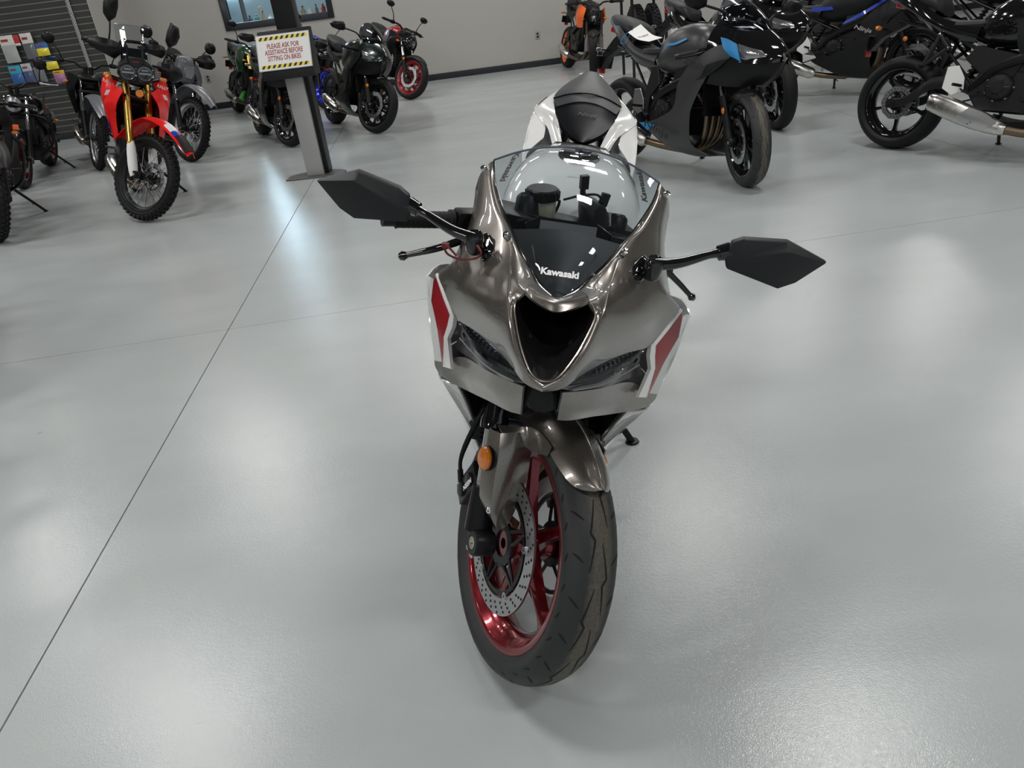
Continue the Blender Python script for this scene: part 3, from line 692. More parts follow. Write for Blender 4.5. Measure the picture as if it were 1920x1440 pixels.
def clipon(root, S, c, s_, L=.20, dn=-.18, back=-.28, grip_r=.0175, lever=True, r=.011, mtl=None):
    """handlebar half with grip, switch box and lever; c = inner point"""
    c = V(c); d = V((back * .5, s_, dn * .4)).normalized(); e = c + d * L
    mb = MB(); mb.cyl(c - d * .02, e, r, n=12); b = mb.build('handlebar', mtl or K['black'], root, S)
    g0 = c + d * (L - .125); mb = MB(); mb.tube([g0, g0 + d * .008, g0 + d * .012, e - d * .004, e], [grip_r * 1.25, grip_r * 1.25, grip_r, grip_r, grip_r * 1.1], 20)
    for k in range(9): mb.lathe([(grip_r, -.003), (grip_r + .0005, 0), (grip_r, .003)], g0 + d * (.02 + k * .011), d, 20)
    mb.build('grip', K['rubber'], b); mb = MB(); mb.cyl(e, e + d * .028, grip_r * .85, n=18); mb.build('bar_end_weight', K['gun'], b)
    x, y, _ = frame_to(d); M = Matrix((d, V((1, 0, 0)) - V((1, 0, 0)).dot(d) * d, V((0, 0, 1)))).transposed(); mb = MB(); mb.box(g0 - d * .028, (.052, .040, .046), R=M); mb.build('switch_housing', K['black'], b, bevel=.006)
    if lever:
        f = V((1, 0, 0)); p0 = g0 - d * .03 + f * .035; mb = MB(); mb.tube([p0, p0 + d * .03 + f * .03, p0 + d * .09 + f * .034 + V((0, 0, -.004)), p0 + d * .165 + f * .012 + V((0, 0, -.006))], [.010, .008, .007, .006], 10, sm=4, flatk=1.0)
        e2 = p0 + d * .165 + f * .012 + V((0, 0, -.006)); mb.lathe([(.0001, -.010), (.006, -.008), (.0095, 0), (.006, .008), (.0001, .010)], e2, d, 12); mb.box(g0 - d * .02 + f * .022, (.034, .03, .03), R=M); mb.build('lever', lever if not isinstance(lever, bool) else K['black'], b)
    return b
def mirror_on(root, S, base, tip, s_, shape='blade', w=.17, h=.095, stem=.006, face=(-1, 0, 0.1)):
    """stalk from base to the head centre tip"""
    base, tip = V(base), V(tip); mb = MB(); mb.tube([base, base.lerp(tip, .25) + V((.005, 0, .03)), base.lerp(tip, .7) + V((0, 0, .01)), tip], [stem * 1.4, stem, stem, stem], 8, sm=4); st = mb.build('mirror_stalk', K['black'], root, S)
    if shape == 'round': pl = [(w * .42 * math.cos(a * PI / 12), w * .42 * math.sin(a * PI / 12)) for a in range(24)]
    elif shape == 'oval': pl = [(w * .5 * math.cos(a * PI / 12), h * .5 * math.sin(a * PI / 12)) for a in range(24)]
    else: pl = [(-w * .45, -h * .30), (-w * .1, -h * .52), (w * .38, -h * .30), (w * .55, h * .10), (w * .30, h * .45), (-w * .35, h * .50), (-w * .48, h * .15)]
    rings = []
    for k, dx in ((1, -.012), (1.03, -.004), (.98, .010), (.75, .030), (.35, .038)): rings.append([tip + V((dx, s_ * a * k, b * k)) for a, b in pl])
    mb = MB(); mb.loft(rings); mb.build('mirror_housing', K['black'], st)
    mb = MB(); mb.add([tip + V((-.0125, s_ * a * .93, b * .93)) for a, b in pl], [list(range(len(pl)))]); mb.build('mirror_glass', K['mirror'], st)
    return st
def signal(root, p, d, m, S=None, L=.07, r=.016, name='turn_signal'):
    p, d = V(p), V(d).normalized(); mb = MB(); mb.tube([p, p + d * L], .006, 8); o = mb.build(name, K['black'], root, S); mb = MB()
    mb.lathe([(.0001, -.03), (r * .7, -.022), (r, 0), (r * .75, .02), (.0001, .026)], p + d * (L + .02), d, 16); mb.build('lens', m, o)
def section_surf(rows, n=7, sub=3, thick=.003, bot=None):
    """rows of (x, halfwidth, ztop, zbot, squareness): an arch across the bike"""
    out = []
    for r in rows:
        x, w_, zt, zb = r[:4]; k = r[4] if len(r) > 4 else .8; pr = []
        for i in range(n):
            a = PI * i / (n - 1); c, s_ = math.cos(a), math.sin(a); pr.append(V((x, (abs(c) ** k) * (1 if c > 0 else -1) * w_, zb + (zt - zb) * abs(s_) ** k)))
        out.append(pr)
    mb = MB(); mb.surf(out, sub, 3, thick=thick); return mb
def closed_body(rows, sub=3, n=12):
    """closed superelliptic rings along x: (x, halfwidth, ztop, zbot, exponent)"""
    rings = []
    for r in rows:
        x, w_, zt, zb = r[:4]; k = r[4] if len(r) > 4 else .75; zc = (zt + zb) / 2; h = (zt - zb) / 2
        rings.append([V((x, w_ * (abs(math.cos(a)) ** k) * (1 if math.cos(a) > 0 else -1), zc + h * (abs(math.sin(a)) ** k) * (1 if math.sin(a) > 0 else -1))) for a in [2 * PI * i / n for i in range(n)]])
    mb = MB(); mb.loft(rings, sub=sub); return mb
def add_side_text(root, txt, p, sgn, size, m, width, tilt=0, shear=.2, bold=.001, nrm_y=.0):
    mb = text_mb(txt, size, bold=bold, shear=shear, width=width)
    X = V((-sgn * 1, 0, 0)) if sgn > 0 else V((1, 0, 0)); X = Matrix.Rotation(math.radians(tilt), 3, 'Y') @ X
    Y = V((0, nrm_y * sgn, 1)); Y = (Y - Y.dot(X) * X).normalized(); place(mb, p, X, Y, .002); return mb.build('lettering', m, root)
# ------------------------------------------------------------------ whole motorcycles (background)
def sy_(rows, s_): return [[(x, s_ * y, z) for x, y, z in r] for r in rows]
def make_bike(kind, label, fx, fy, hd, steer=0, lean=12, wb=None, p=None, group=None):
    p = p or {}; g = lambda k, d: p.get(k, d)
    dual = kind == 'dual'; wb = wb or {'sport': 1.40, 'naked': 1.41, 'dual': 1.45, 'cruiser': 1.49}[kind]
    root = empty({'sport': 'sport_motorcycle', 'naked': 'naked_motorcycle', 'dual': 'dual_sport_motorcycle', 'cruiser': 'cruiser_motorcycle'}[kind], label, 'motorcycle', bike_matrix(fx, fy, hd, lean, wb), group)
    xf, xr = wb / 2, -wb / 2
    Rf, wf = (.345, .085) if dual else ((.315, .13) if kind == 'cruiser' else (.300, .12)); Rr, wr = (.325, .12) if dual else ((.315, .15) if kind == 'cruiser' else (.312, .165))
    rrf = .272 if dual else (.215 if kind == 'cruiser' else .226); rrr = .240 if dual else (.215 if kind == 'cruiser' else .226)
    rim = g('rim', K['blackgl']); S = steer_matrix(xf, Rf, steer); ax = V((xf, 0, Rf)); body = g('body', K['blackgl']); acc = g('acc', K['black']); fr = g('frame', K['black'])
    knob = g('knob', dual); wire = g('wire', dual)
    make_wheel(root, 'front_wheel', S @ Matrix.Translation(ax), Rf, wf, rrf, wf * .7, g('spokes', 10), rim, g('disc', .145 if not dual else .13), g('dsides', (1, -1) if kind == 'sport' or g('twin', 0) else (1,)), knob, wire, wave=g('wave', kind != 'cruiser'), tyremat=g('tyremat', None))
    make_wheel(root, 'rear_wheel', Matrix.Translation((xr, 0, Rr)), Rr, wr, rrr, wr * .72, g('rspokes', 5), rim, .11, (-1,), knob, wire, wave=g('wave', True), sprocket=True)
    r24 = math.radians(24); up = V((-math.sin(r24), 0, math.cos(r24))); fw = V((math.cos(r24), 0, math.sin(r24)))
    fl = g('forkL', .80 if dual else .62)
    usd = g('usd', False); add_fork(root, S, ax, L=fl, ys=.10, kind='usd' if usd else 'std', lower=g('flow', K['chrome'] if usd else K['black']), upper=g('fup', K['black'] if usd else K['chrome']), rad=.026 if usd else .024, guard=g('fguard', None))
    for s_ in g('dsides', (1, -1) if kind == 'sport' else (1,)): add_caliper(root, S, ax, s_, ang=150)
    top = ax - fw * .03 + up * fl                                   # top of the forks
    add_swingarm(root, xr, Rr, m=g('swing', K['dark']))
    add_engine(root, s=.92, c={'dual': (.05, 0, .44), 'sport': (.0, 0, .45), 'naked': (.03, 0, .46), 'cruiser': (.0, 0, .38)}[kind], cover=g('ecover', None))
    add_pegs(root, x=g('pegx', -.30), z=.44, silver=g('heel', 0)); add_stand(root, lean, reach=.25 if not dual else .27, z=.30 if not dual else .34)
    # frame
    for s_ in (-1, 1):
        mb = MB(); mb.tube([(top.x - .07, s_ * .05, top.z - .06), (.22, s_ * .15, .66), (-.05, s_ * .15, .55), (-.19, s_ * .12, .42)], [.028, .030, .028, .024], 8, sm=5); mb.tube([(.25, s_ * .12, .66), (.18, s_ * .13, .36)], .014, 8); mb.tube([(-.08, s_ * .13, .60), (-.45, s_ * .09, .76), (-.80, s_ * .05, .84)], .012, 8, sm=4); mb.tube([(-.19, s_ * .12, .45), (-.5, s_ * .09, .74)], .010, 8)
        mb.build('frame_side', fr, root)
    # exhaust
    ex = g('exhaust', 'under'); mb = MB()
    for q in range(4 if kind == 'sport' else 2):
        y = (-.09 + .06 * q) if kind == 'sport' else (-.05 + .10 * q); mb.tube([(.27, y, .55), (.36, y, .46), (.34, y * .8, .28), (.22, y * .5 - .01, .19), (.05, -.03, .17)], .019, 10, sm=4)
    mb.build('exhaust_header', g('headerm', K['bronze']), root)
    if ex == 'under':
        mb = MB(); mb.tube([(.08, -.03, .17), (-.10, -.08, .18), (-.22, -.13, .20)], .027, 14, sm=3); mb.build('exhaust_pipe', K['bronze'], root)
        mb = MB(); mb.tube([(-.20, -.14, .20), (-.23, -.15, .205), (-.40, -.19, .27), (-.50, -.205, .32), (-.52, -.208, .33)], [.035, .052, .062, .050, .036], 18, up=(0, 0, 1)); mb.build('muffler', g('mufm', K['steel']), root)
    elif ex == 'side':      # long low muffler on the right
        mb = MB(); mb.tube([(.34, -.05, .19), (.20, -.10, .175), (.08, -.158, .192)], .028, 14, sm=3); mb.build('exhaust_pipe', K['bronze'], root)
        rings = []
        for t, w_, h, c in ((0, .030, .030, (.10, -.160, .19)), (.05, .045, .044, (.05, -.165, .20)), (.4, .052, .062, (-.10, -.178, .245)), (.75, .052, .066, (-.28, -.192, .305)), (1, .044, .056, (-.385, -.20, .335)), (1.02, .030, .040, (-.395, -.201, .338))):
            c = V(c); rings.append([c + V((h * .35 * math.sin(a) * .5, w_ * (abs(math.cos(a)) ** .7) * (1 if math.cos(a) > 0 else -1), h * (abs(math.sin(a)) ** .7) * (1 if math.sin(a) > 0 else -1))) for a in [2 * PI * i / 16 for i in range(16)]])
        mb = MB(); mb.loft(rings, sub=2); mu = mb.build('muffler', K['steel'], root)
        mb = MB(); mb.surf([[(.06, -.215, .235), (-.02, -.228, .285), (-.12, -.236, .315)], [(.02, -.220, .205), (-.07, -.234, .235), (-.17, -.242, .27)], [(-.03, -.212, .175), (-.11, -.226, .20), (-.20, -.236, .245)]], 4, 4, thick=.004); mb.build('heat_shield', K['alu'], mu)
        mb = MB()
        for q, (x_, z_) in enumerate(((-.10, .215), (-.33, .305))): mb.lathe([(0, .006), (.006, .005), (.007, 0)], (x_, -.244, z_), (0, -1, 0), 10)
        mb.build('shield_bolt', K['chrome'], mu)
    else:                   # high can
        mb = MB(); mb.tube([(.05, -.03, .2), (-.1, -.14, .30), (-.25, -.16, .50), (-.35, -.17, .60)], .02, 12, sm=3); mb.build('exhaust_pipe', K['gun'], root)
        mb = MB(); mb.tube([(-.34, -.17, .595), (-.36, -.17, .605), (-.66, -.19, .76), (-.68, -.19, .77)], [.03, .052, .056, .035], 18); mb.build('muffler', K['gun'], root)
    add_radiator(root, x=.36, z0=.42, z1=.70, hw=.13)
    # tail light, plate holder, signals
    zt = g('tail_z', .95 if kind != 'dual' else .86); xt = g('tail_x', -.86)
    if kind == 'cruiser': zt, xt = .66, -.80
    mb = MB(); mb.prism([(xt, zt - .03), (xt - .04, zt - .05), (xt - .18, zt - .16), (xt - .22, zt - .27), (xt - .20, zt - .28), (xt - .13, zt - .20), (xt + .08, zt - .10)], -.03, .03, inset=.005); mb.box((xt - .205, 0, zt - .23), (.012, .17, .10), R=Matrix.Rotation(.25, 3, 'Y')); ph = mb.build('plate_holder', K['black'], root)
    mb = MB(); mb.box((xt - .225, 0, zt - .295), (.010, .06, .045)); mb.build('rear_reflector', K['redlens'], ph, bevel=.002)
    mb = MB(); mb.prism([(xt + .04, zt + .02), (xt - .05, zt + .03), (xt - .055, zt - .005), (xt + .02, zt - .02)], -.06, .06, inset=.01); mb.build('tail_light', K['redlens'], root)
    for s_ in (-1, 1): signal(root, (xt - .10, s_ * .03, zt - .14), (-.1, s_, .05), K['clearlens' if kind == 'sport' else 'amber'])
    # ---- bars and mirrors
    if kind == 'sport':
        hb = g('barz', top.z - .0)
        for s_ in (-1, 1): clipon(root, S, (top.x + .0, s_ * .12, hb), s_, L=.22, dn=-.15, back=-.4)
        for s_ in (-1, 1):
            if g('mirrors', 1): mirror_on(root, Matrix.Identity(4), (.56, s_ * .15, .99), (.50, s_ * .40, 1.10), s_, w=.17, h=.09, stem=.008)
    else:
        hb = top + V((-.01, 0, .07 if not dual else .10)); hm = g('barm', K['black'])
        if kind == 'cruiser': hb = top + V((0, 0, .10))
        mb = MB(); wd = .30 if kind != 'cruiser' else .28; pts = [hb + V((0, s, z)) + V((b, 0, 0)) for s, z, b in ((-.20, .055, -.03), (-.13, .045, -.01), (-.06, 0, 0), (.06, 0, 0), (.13, .045, -.01), (.20, .055, -.03))]
        mb.tube(pts, .013, 10, sm=4); mb.cyl(hb + V((0, -.03, -.07)), hb + V((0, -.03, .012)), .02); mb.cyl(hb + V((0, .03, -.07)), hb + V((0, .03, .012)), .02); mb.build('handlebar_clamp', hm, root, S)
        for s_ in (-1, 1):
            c = hb + V((-.028, s_ * .19, .053)); b = clipon(root, S, c, s_, L=.22, dn=-.05, back=-.45, lever=g('leverm', True))
            ms = g('mirshape', 'oval' if kind != 'dual' else 'round')
            base = c + V((-.01, s_ * .06, .015)); tp = base + V((.0 if kind != 'cruiser' else -.02, s_ * g('mirout', .12), g('mirup', .20)))
            if g('mirrors', 1): mirror_on(root, S, base, tp, s_, shape=ms, w=g('mirw', .14 if ms != 'round' else .15), h=g('mirh', .08))
            if g('handguard', 0):
                rows = [[c + V((x_, s_ * y, z_)) for x_, y, z_ in rr_] for rr_ in (((.05, .00, .04), (.10, .06, .055), (.085, .16, .05), (.0, .235, .03)), ((.07, .00, -.01), (.13, .06, -.005), (.115, .17, -.01), (.02, .24, -.01)), ((.05, .02, -.06), (.10, .07, -.07), (.09, .15, -.06), (.01, .22, -.04)))]
                mb = MB(); mb.surf(rows, 3, 3, thick=.004); mb.build('hand_guard', K['black'], b)
    # ---- bodywork
    tank = g('tank', body)
    if kind in ('sport', 'naked'):
        zt0 = g('tankz', 0); rows = [(.34, .06, .86, .78), (.27, .13, .965, .72), (.15, .165, 1.0, .68), (0, .165, .985, .66), (-.12, .14, .94, .66), (-.22, .10, .87, .68), (-.27, .07, .82, .70)]
        mb = closed_body([(x, w_, a + zt0, b_) for x, w_, a, b_ in rows], 3, 16); t = mb.build('fuel_tank', tank, root)
        mb = MB(); mb.lathe([(0, .004), (.034, .004), (.042, .0), (.042, -.01)], (.13, 0, 1.003 + zt0), (.05, 0, 1), 24); mb.build('tank_cap', K['gun'], t)
        mb = closed_body([(-.17, .09, .85, .78), (-.25, .125, .835, .77), (-.40, .14, .835, .77), (-.52, .13, .86, .78), (-.56, .08, .90, .80)], 3, 14); mb.build('rider_seat', K['seat'], root)
        mb = closed_body([(-.50, .07, .91, .86), (-.55, .11, .98, .88), (-.68, .12, 1.03, .91), (-.82, .09, 1.06, .96), (-.92, .045, 1.07, 1.01)], 3, 14); mb.build('pillion_seat', K['seat'], root)
        for s_ in (-1, 1):
            mb = MB(); rows = [[(x, s_ * y, z) for x, y, z in r] for r in (((-.22, .10, .80), (-.45, .135, .84), (-.68, .125, .97), (-.95, .03, 1.06)), ((-.22, .13, .74), (-.45, .155, .79), (-.68, .135, .89), (-.95, .04, 1.02)), ((-.24, .11, .69), (-.45, .11, .73), (-.68, .08, .86), (-.92, .03, .98)))]
            mb.surf(rows, 3, 4, thick=.004 * -s_); mb.build('tail_panel', g('tail', body), root)
    if kind == 'sport':
        mb = section_surf([(.90, .035, .83, .775, 1.0), (.86, .085, .875, .765, 1.1), (.77, .145, .935, .76, 1.15), (.66, .180, .985, .77, 1.1), (.54, .20, 1.01, .80, 1.0), (.42, .205, 1.02, .83, .9)], 9, 3, .004); mb.build('nose_cowl', g('nose', body), root)
        mb = section_surf([(.735, .045, .955, .925, 1), (.66, .095, 1.02, .945, .95), (.56, .13, 1.085, .97, .9), (.45, .135, 1.14, 1.01, .9), (.40, .115, 1.165, 1.06, .9), (.385, .075, 1.172, 1.12, .9)], 9, 3, .003); mb.build('windscreen', g('screen', glass_mat('smoked_screen', (.42, .44, .46))), root)
        mb = MB(); mb.box((.42, 0, 1.0), (.09, .20, .02), R=Matrix.Rotation(.6, 3, 'Y')); mb.build('dashboard', K['black'], root, bevel=.006)
        for s_ in (-1, 1):
            mb = MB(); mb.surf([[(x, s_ * y, z) for x, y, z in r] for r in (((.885, .03, .81), (.83, .09, .83), (.75, .148, .85), (.68, .182, .87)), ((.895, .03, .795), (.845, .095, .80), (.765, .155, .815), (.69, .188, .83)), ((.88, .028, .775), (.83, .09, .775), (.76, .145, .775), (.70, .18, .79)))], 3, 3, thick=.006 * -s_); mb.build('headlight', K['clearlens'], root)
            mb = MB(); mb.surf(sy_([[(.89, .03, .775), (.78, .14, .775), (.66, .19, .79), (.54, .21, .80)], [(.86, .03, .70), (.74, .13, .69), (.62, .185, .70), (.50, .215, .70)], [(.78, .03, .64), (.66, .11, .62), (.55, .16, .62), (.45, .20, .63)]], s_), 4, 4, thick=.005 * -s_); mb.build('lower_nose_panel', K['black'], root)
            if g('full', 1):
                rows = [[(.66, .19, .86), (.54, .21, .86), (.42, .23, .81), (.305, .24, .74)], [(.64, .20, .79), (.51, .23, .75), (.38, .24, .72), (.26, .24, .69)], [(.50, .225, .70), (.42, .238, .66), (.33, .24, .64), (.20, .235, .61)], [(.36, .215, .50), (.31, .225, .49), (.25, .225, .48), (.16, .22, .46)],
                        [(.325, .20, .39), (.25, .21, .38), (.12, .21, .36), (-.06, .205, .36)], [(.34, .17, .235), (.22, .185, .24), (.05, .19, .26), (-.228, .19, .33)], [(.45, .10, .172), (.30, .12, .16), (.05, .15, .19), (-.20, .16, .29)], [(.40, .03, .16), (.28, .04, .145), (.05, .06, .17), (-.18, .08, .27)]]
                mb = MB(); mb.surf([[(x, s_ * y, z) for x, y, z in r] for r in rows], 4, 4, thick=.004 * -s_); mb.build('side_fairing', g('side', body), root)
                if g('vent', 1):
                    mb = MB(); mb.surf([[(x, s_ * (y + .006), z) for x, y, z in r] for r in ([(.64, .198, .785), (.55, .221, .765), (.47, .235, .74)], [(.57, .210, .73), (.51, .228, .70), (.44, .239, .675)], [(.47, .228, .665), (.43, .235, .655), (.39, .240, .65)])], 3, 3, thick=.003 * -s_); mb.build('side_vent', K['dark'], root)
            mb = MB(); mb.lathe([(.0001, .012), (.018, .008), (.022, 0)], V((ax.x, s_ * .125, ax.z)) + up * .21, (0, s_, 0), 16); mb.build('fork_reflector', K['amber'], root, S)
        fender_front(root, S, ax, Rf, wf, g('fend', body), 68, 155, .018)
    if kind == 'naked':
        mb = MB(); hc = top + V((.10, 0, -.07)); sh_ = g('lamp', 'mask')
        if sh_ == 'mask':
            rings = [[hc + V((dx, y * k, z * k)) for y, z in ((0, .14), (.06, .12), (.10, .02), (.07, -.07), (.0, -.11), (-.07, -.07), (-.10, .02), (-.06, .12))] for dx, k in ((-.08, .9), (-.02, 1), (.05, .85), (.09, .5))]
            mb.loft(rings, sub=2); ml = mb.build('headlight_mask', g('mask', body), root, S)
            mb = MB(); mb.lathe([(.0001, .02), (.035, .015), (.05, 0), (.05, -.02)], hc + V((.075, 0, -.02)), (1, 0, -.1), 20); mb.build('headlight_lens', K['clearlens'], ml)
        mb = MB(); mb.box(hc + V((-.05, 0, .13)), (.05, .15, .09), R=Matrix.Rotation(-.5, 3, 'Y')); mb.build('dashboard', K['black'], root, S, bevel=.006)
        for s_ in (-1, 1):
            mb = MB(); mb.surf([[(x, s_ * y, z) for x, y, z in r] for r in ([(.46, .14, .88), (.30, .20, .93), (.10, .18, .84)], [(.48, .17, .76), (.30, .225, .78), (.10, .19, .74)], [(.38, .14, .62), (.27, .19, .62), (.14, .17, .66)])], 4, 4, thick=.004 * -s_); mb.build('tank_shroud', g('shroud', body), root)
            signal(root, (top.x + .02, s_ * .10, top.z - .10), (.1, s_, 0), K['amber'], S, L=.05)
            mb = MB(); mb.lathe([(.0001, .012), (.018, .008), (.020, 0)], V((ax.x, s_ * .135, ax.z)) + up * .25, (0, s_, 0), 16); mb.build('fork_reflector', K['amber'], root, S)
        mb = MB(); mb.surf([[(x, y, z) for x, y, z in r] for r in ([(.30, -.12, .26), (.30, 0, .22), (.30, .12, .26)], [(.05, -.14, .24), (.05, 0, .17), (.05, .14, .24)], [(-.12, -.12, .27), (-.12, 0, .20), (-.12, .12, .27)])], 4, 4, thick=.004); mb.build('belly_pan', g('belly', K['dark']), root)
        fender_front(root, S, ax, Rf, wf, g('fend', K['dark']), 40, 150)
    if kind == 'dual':
        mb = closed_body([(.34, .07, .98, .86), (.22, .15, 1.03, .74), (.06, .16, 1.0, .70), (-.10, .12, .93, .74), (-.18, .09, .91, .80)], 3, 14); mb.build('fuel_tank', g('tank', K['black']), root)
        mb = closed_body([(.02, .06, .98, .92), (-.10, .09, .95, .86), (-.30, .125, .90, .83), (-.55, .12, .93, .85), (-.78, .09, .96, .89), (-.86, .05, .96, .91)], 3, 14); mb.build('seat', K['seat'], root)
        mb = closed_body([(-.50, .10, .86, .78), (-.70, .09, .90, .82), (-.95, .07, .90, .86), (-1.02, .05, .88, .86)], 3, 10); mb.build('rear_fender', body, root)
        for s_ in (-1, 1):
            mb = MB(); rows = g('shroudrows', [[(.56, .10, .98), (.42, .19, 1.02), (.22, .20, .97), (.02, .15, .90)], [(.54, .15, .88), (.40, .235, .88), (.22, .225, .84), (.04, .17, .80)], [(.44, .16, .76), (.36, .22, .74), (.24, .20, .70), (.12, .17, .70)], [(.36, .15, .60), (.33, .18, .58), (.27, .18, .57), (.22, .165, .58)]])
            mb.surf([[(x, s_ * y, z) for x, y, z in r] for r in rows], 4, 4, thick=.004 * -s_); mb.build('tank_shroud', g('shroud', body), root)
            mb = MB(); mb.surf([[(x, s_ * y, z) for x, y, z in r] for r in ([(-.16, .15, .82), (-.42, .155, .86), (-.62, .12, .88)], [(-.20, .15, .68), (-.42, .16, .72), (-.60, .12, .78)])], 4, 4, thick=.004 * -s_); mb.build('side_cover', g('cover', K['black']), root)
            signal(root, (top.x - .0, s_ * .12, top.z - .06), (.1, s_, 0), K['amber'], S, L=.10)
        # high front fender
        fz = ax.z + Rf + .11; rows = []
        for x_, z_, w_ in ((.46, .155, .10), (.32, .14, .10), (.15, .085, .085), (0, .02, .065), (-.10, .0, .06), (-.22, -.06, .075), (-.33, -.17, .085)):
            c = V((ax.x - .03 + x_, 0, fz + (.02 - (x_ - .02) ** 2 * (.95 if x_ > 0 else 1.9)))); w_ = .055 + .035 * (1 - abs(x_) / .5); w_ = w_ * (.55 if x_ > .42 else 1)
            rows.append([c + V((0, w_ * 1.15 * a, -.035 * a * a)) for a in (-1, -.5, 0, .5, 1)])
        mb = MB(); mb.surf(rows, 3, 3, thick=.004); mb.build('front_fender', g('fend', body), root, S)
        hc = top + V((.12, 0, .0))
        if g('lamp', 'mask') == 'mask':
            rings = [[hc + V((dx - (z + .1) * .15, y * k, z * k)) for y, z in ((0, .17), (.08, .15), (.115, .03), (.08, -.10), (.0, -.14), (-.08, -.10), (-.115, .03), (-.08, .15))] for dx, k in ((-.06, .85), (-.01, 1), (.04, .9), (.06, .6))]
            mb = MB(); mb.loft(rings, sub=2); ml = mb.build('headlight_mask', g('mask', body), root, S)
            mb = MB(); mb.prism([(-.06, .06), (.06, .06), (.065, 0), (.035, -.07), (-.035, -.07), (-.065, 0)], .03, .075, 'x', .008); mb.v = [hc + p_ for p_ in mb.v]; mb.build('headlight_lens', K['clearlens'], ml)
    fn = g('extra', None)
    if fn: fn(root, S, ax, top, up, fw)
    return root
# ------------------------------------------------------------------ foreground sport motorcycle
paint = mat('bronze_grey_metallic_paint', (.215, .195, .175), .30, metal=.82, coat=.9, flake=.35)
HM = Matrix(((-0.172072295, 0.960646536, 0.218058155, 0.014004535), (-0.985084324, -0.167803558, -0.038089904, 1.940867628), (0, -0.221359888, 0.975192186, 0), (0, 0, 0, 1)))
hero = empty('sport_motorcycle', 'bronze-grey and white sport motorcycle with red front wheel, alone in the foreground', 'motorcycle', HM)
HS = Matrix.Translation((.60656, .01608, .29092)) @ Matrix(((.90340, -.42605, -.04841), (.42664, .88179, .20107), (-.04298, -.2023, .97838))).to_4x4() @ Matrix.Translation((-.7, 0, -.3))
AX = V((.7, 0, .3)); r24 = math.radians(24); UP = V((-math.sin(r24), 0, math.cos(r24))); FW = V((math.cos(r24), 0, math.sin(r24)))
def both(fn, name, m, **kw):
    for s_ in (-1, 1):
        mb = MB(); fn(mb, s_); mb.build(name, m, hero, **kw)
def sy(rows, s_): return [[(x, s_ * y, z) for x, y, z in r] for r in rows]

# tyre rubber with a scuffed, dusty crown
def tyre_mat():
    M = mat('dusty_tyre', (.017, .017, .018), .55, bump=.25, bs=260); nt = M.node_tree; b = nt.nodes['Principled BSDF']; tc = nt.nodes.new('ShaderNodeTexCoord'); sx = nt.nodes.new('ShaderNodeSeparateXYZ'); L = nt.links.new
    L(tc.outputs['Object'], sx.inputs[0]); ab = nt.nodes.new('ShaderNodeMath'); ab.operation = 'ADD'; ab.inputs[1].default_value = -.006; L(sx.outputs['Y'], ab.inputs[0])
    a2 = nt.nodes.new('ShaderNodeMath'); a2.operation = 'ABSOLUTE'; L(ab.outputs[0], a2.inputs[0]); n = nt.nodes.new('ShaderNodeTexNoise'); n.inputs['Scale'].default_value = 42; n.inputs['Detail'].default_value = 6; n.inputs['Roughness'].default_value = .7; L(tc.outputs['Object'], n.inputs['Vector'])
    ma = nt.nodes.new('ShaderNodeMath'); ma.operation = 'MULTIPLY_ADD'; ma.inputs[1].default_value = .022; L(n.outputs['Fac'], ma.inputs[0]); L(a2.outputs[0], ma.inputs[2])
    mr = nt.nodes.new('ShaderNodeMapRange'); mr.inputs['From Min'].default_value = .026; mr.inputs['From Max'].default_value = .040; mr.inputs['To Min'].default_value = 1; mr.inputs['To Max'].default_value = 0; L(ma.outputs[0], mr.inputs['Value'])
    n2 = nt.nodes.new('ShaderNodeTexNoise'); n2.inputs['Scale'].default_value = 160; n2.inputs['Detail'].default_value = 4; L(tc.outputs['Object'], n2.inputs['Vector'])
    m3 = nt.nodes.new('ShaderNodeMapRange'); m3.inputs['From Min'].default_value = .3; m3.inputs['From Max'].default_value = .72; m3.inputs['To Min'].default_value = .45; L(n2.outputs['Fac'], m3.inputs['Value'])
    mm = nt.nodes.new('ShaderNodeMath'); mm.operation = 'MULTIPLY'; L(mr.outputs[0], mm.inputs[0]); L(m3.outputs[0], mm.inputs[1])
    mx = nt.nodes.new('ShaderNodeMix'); mx.data_type = 'RGBA'; mx.inputs['A'].default_value = (.020, .021, .022, 1); mx.inputs['B'].default_value = (.115, .100, .075, 1); L(mm.outputs[0], mx.inputs['Factor']); L(mx.outputs['Result'], b.inputs['Base Color'])
    return M
DUSTY = tyre_mat()
wo = make_wheel(hero, 'front_wheel', HS @ Matrix.Translation(AX), .300, .120, .226, .086, 5, K['rimred'], .155, (1, -1), detail=2, tyremat=DUSTY)
mb = MB(); R0 = .300; tp = tyre_profile(.3003, .1206, 121)
def on_tyre(a, y):
    best = min(tp, key=lambda q: abs(q[1] - y) + (10 if q[0] < .24 else 0)); return V((best[0] * math.cos(a), y, best[0] * math.sin(a)))
def groove_strip(mb, pts, w_):
    P = sum([[V((a0 + (a1 - a0) * t / 6, y0 + (y1 - y0) * t / 6, 0)) for t in range(6 + (k == len(pts) - 2))] for k, ((a0, y0), (a1, y1)) in enumerate(zip(pts, pts[1:]))], [])
    n = len(P); vs = []
    for i, p in enumerate(P):
        d = (P[min(n - 1, i + 1)] - P[max(0, i - 1)]); d = V((d.x * .3, d.y, 0)).normalized(); nn = V((-d.y / .3, d.x, 0)) * w_ * (.25 + .75 * math.sin(PI * (i + .6) / (n + .2)))
        for s_ in (-1, 1): vs.append(on_tyre(p.x + nn.x * s_, p.y + nn.y * s_))
    mb.add(vs, [(2 * i, 2 * i + 1, 2 * i + 3, 2 * i + 2) for i in range(n - 1)])
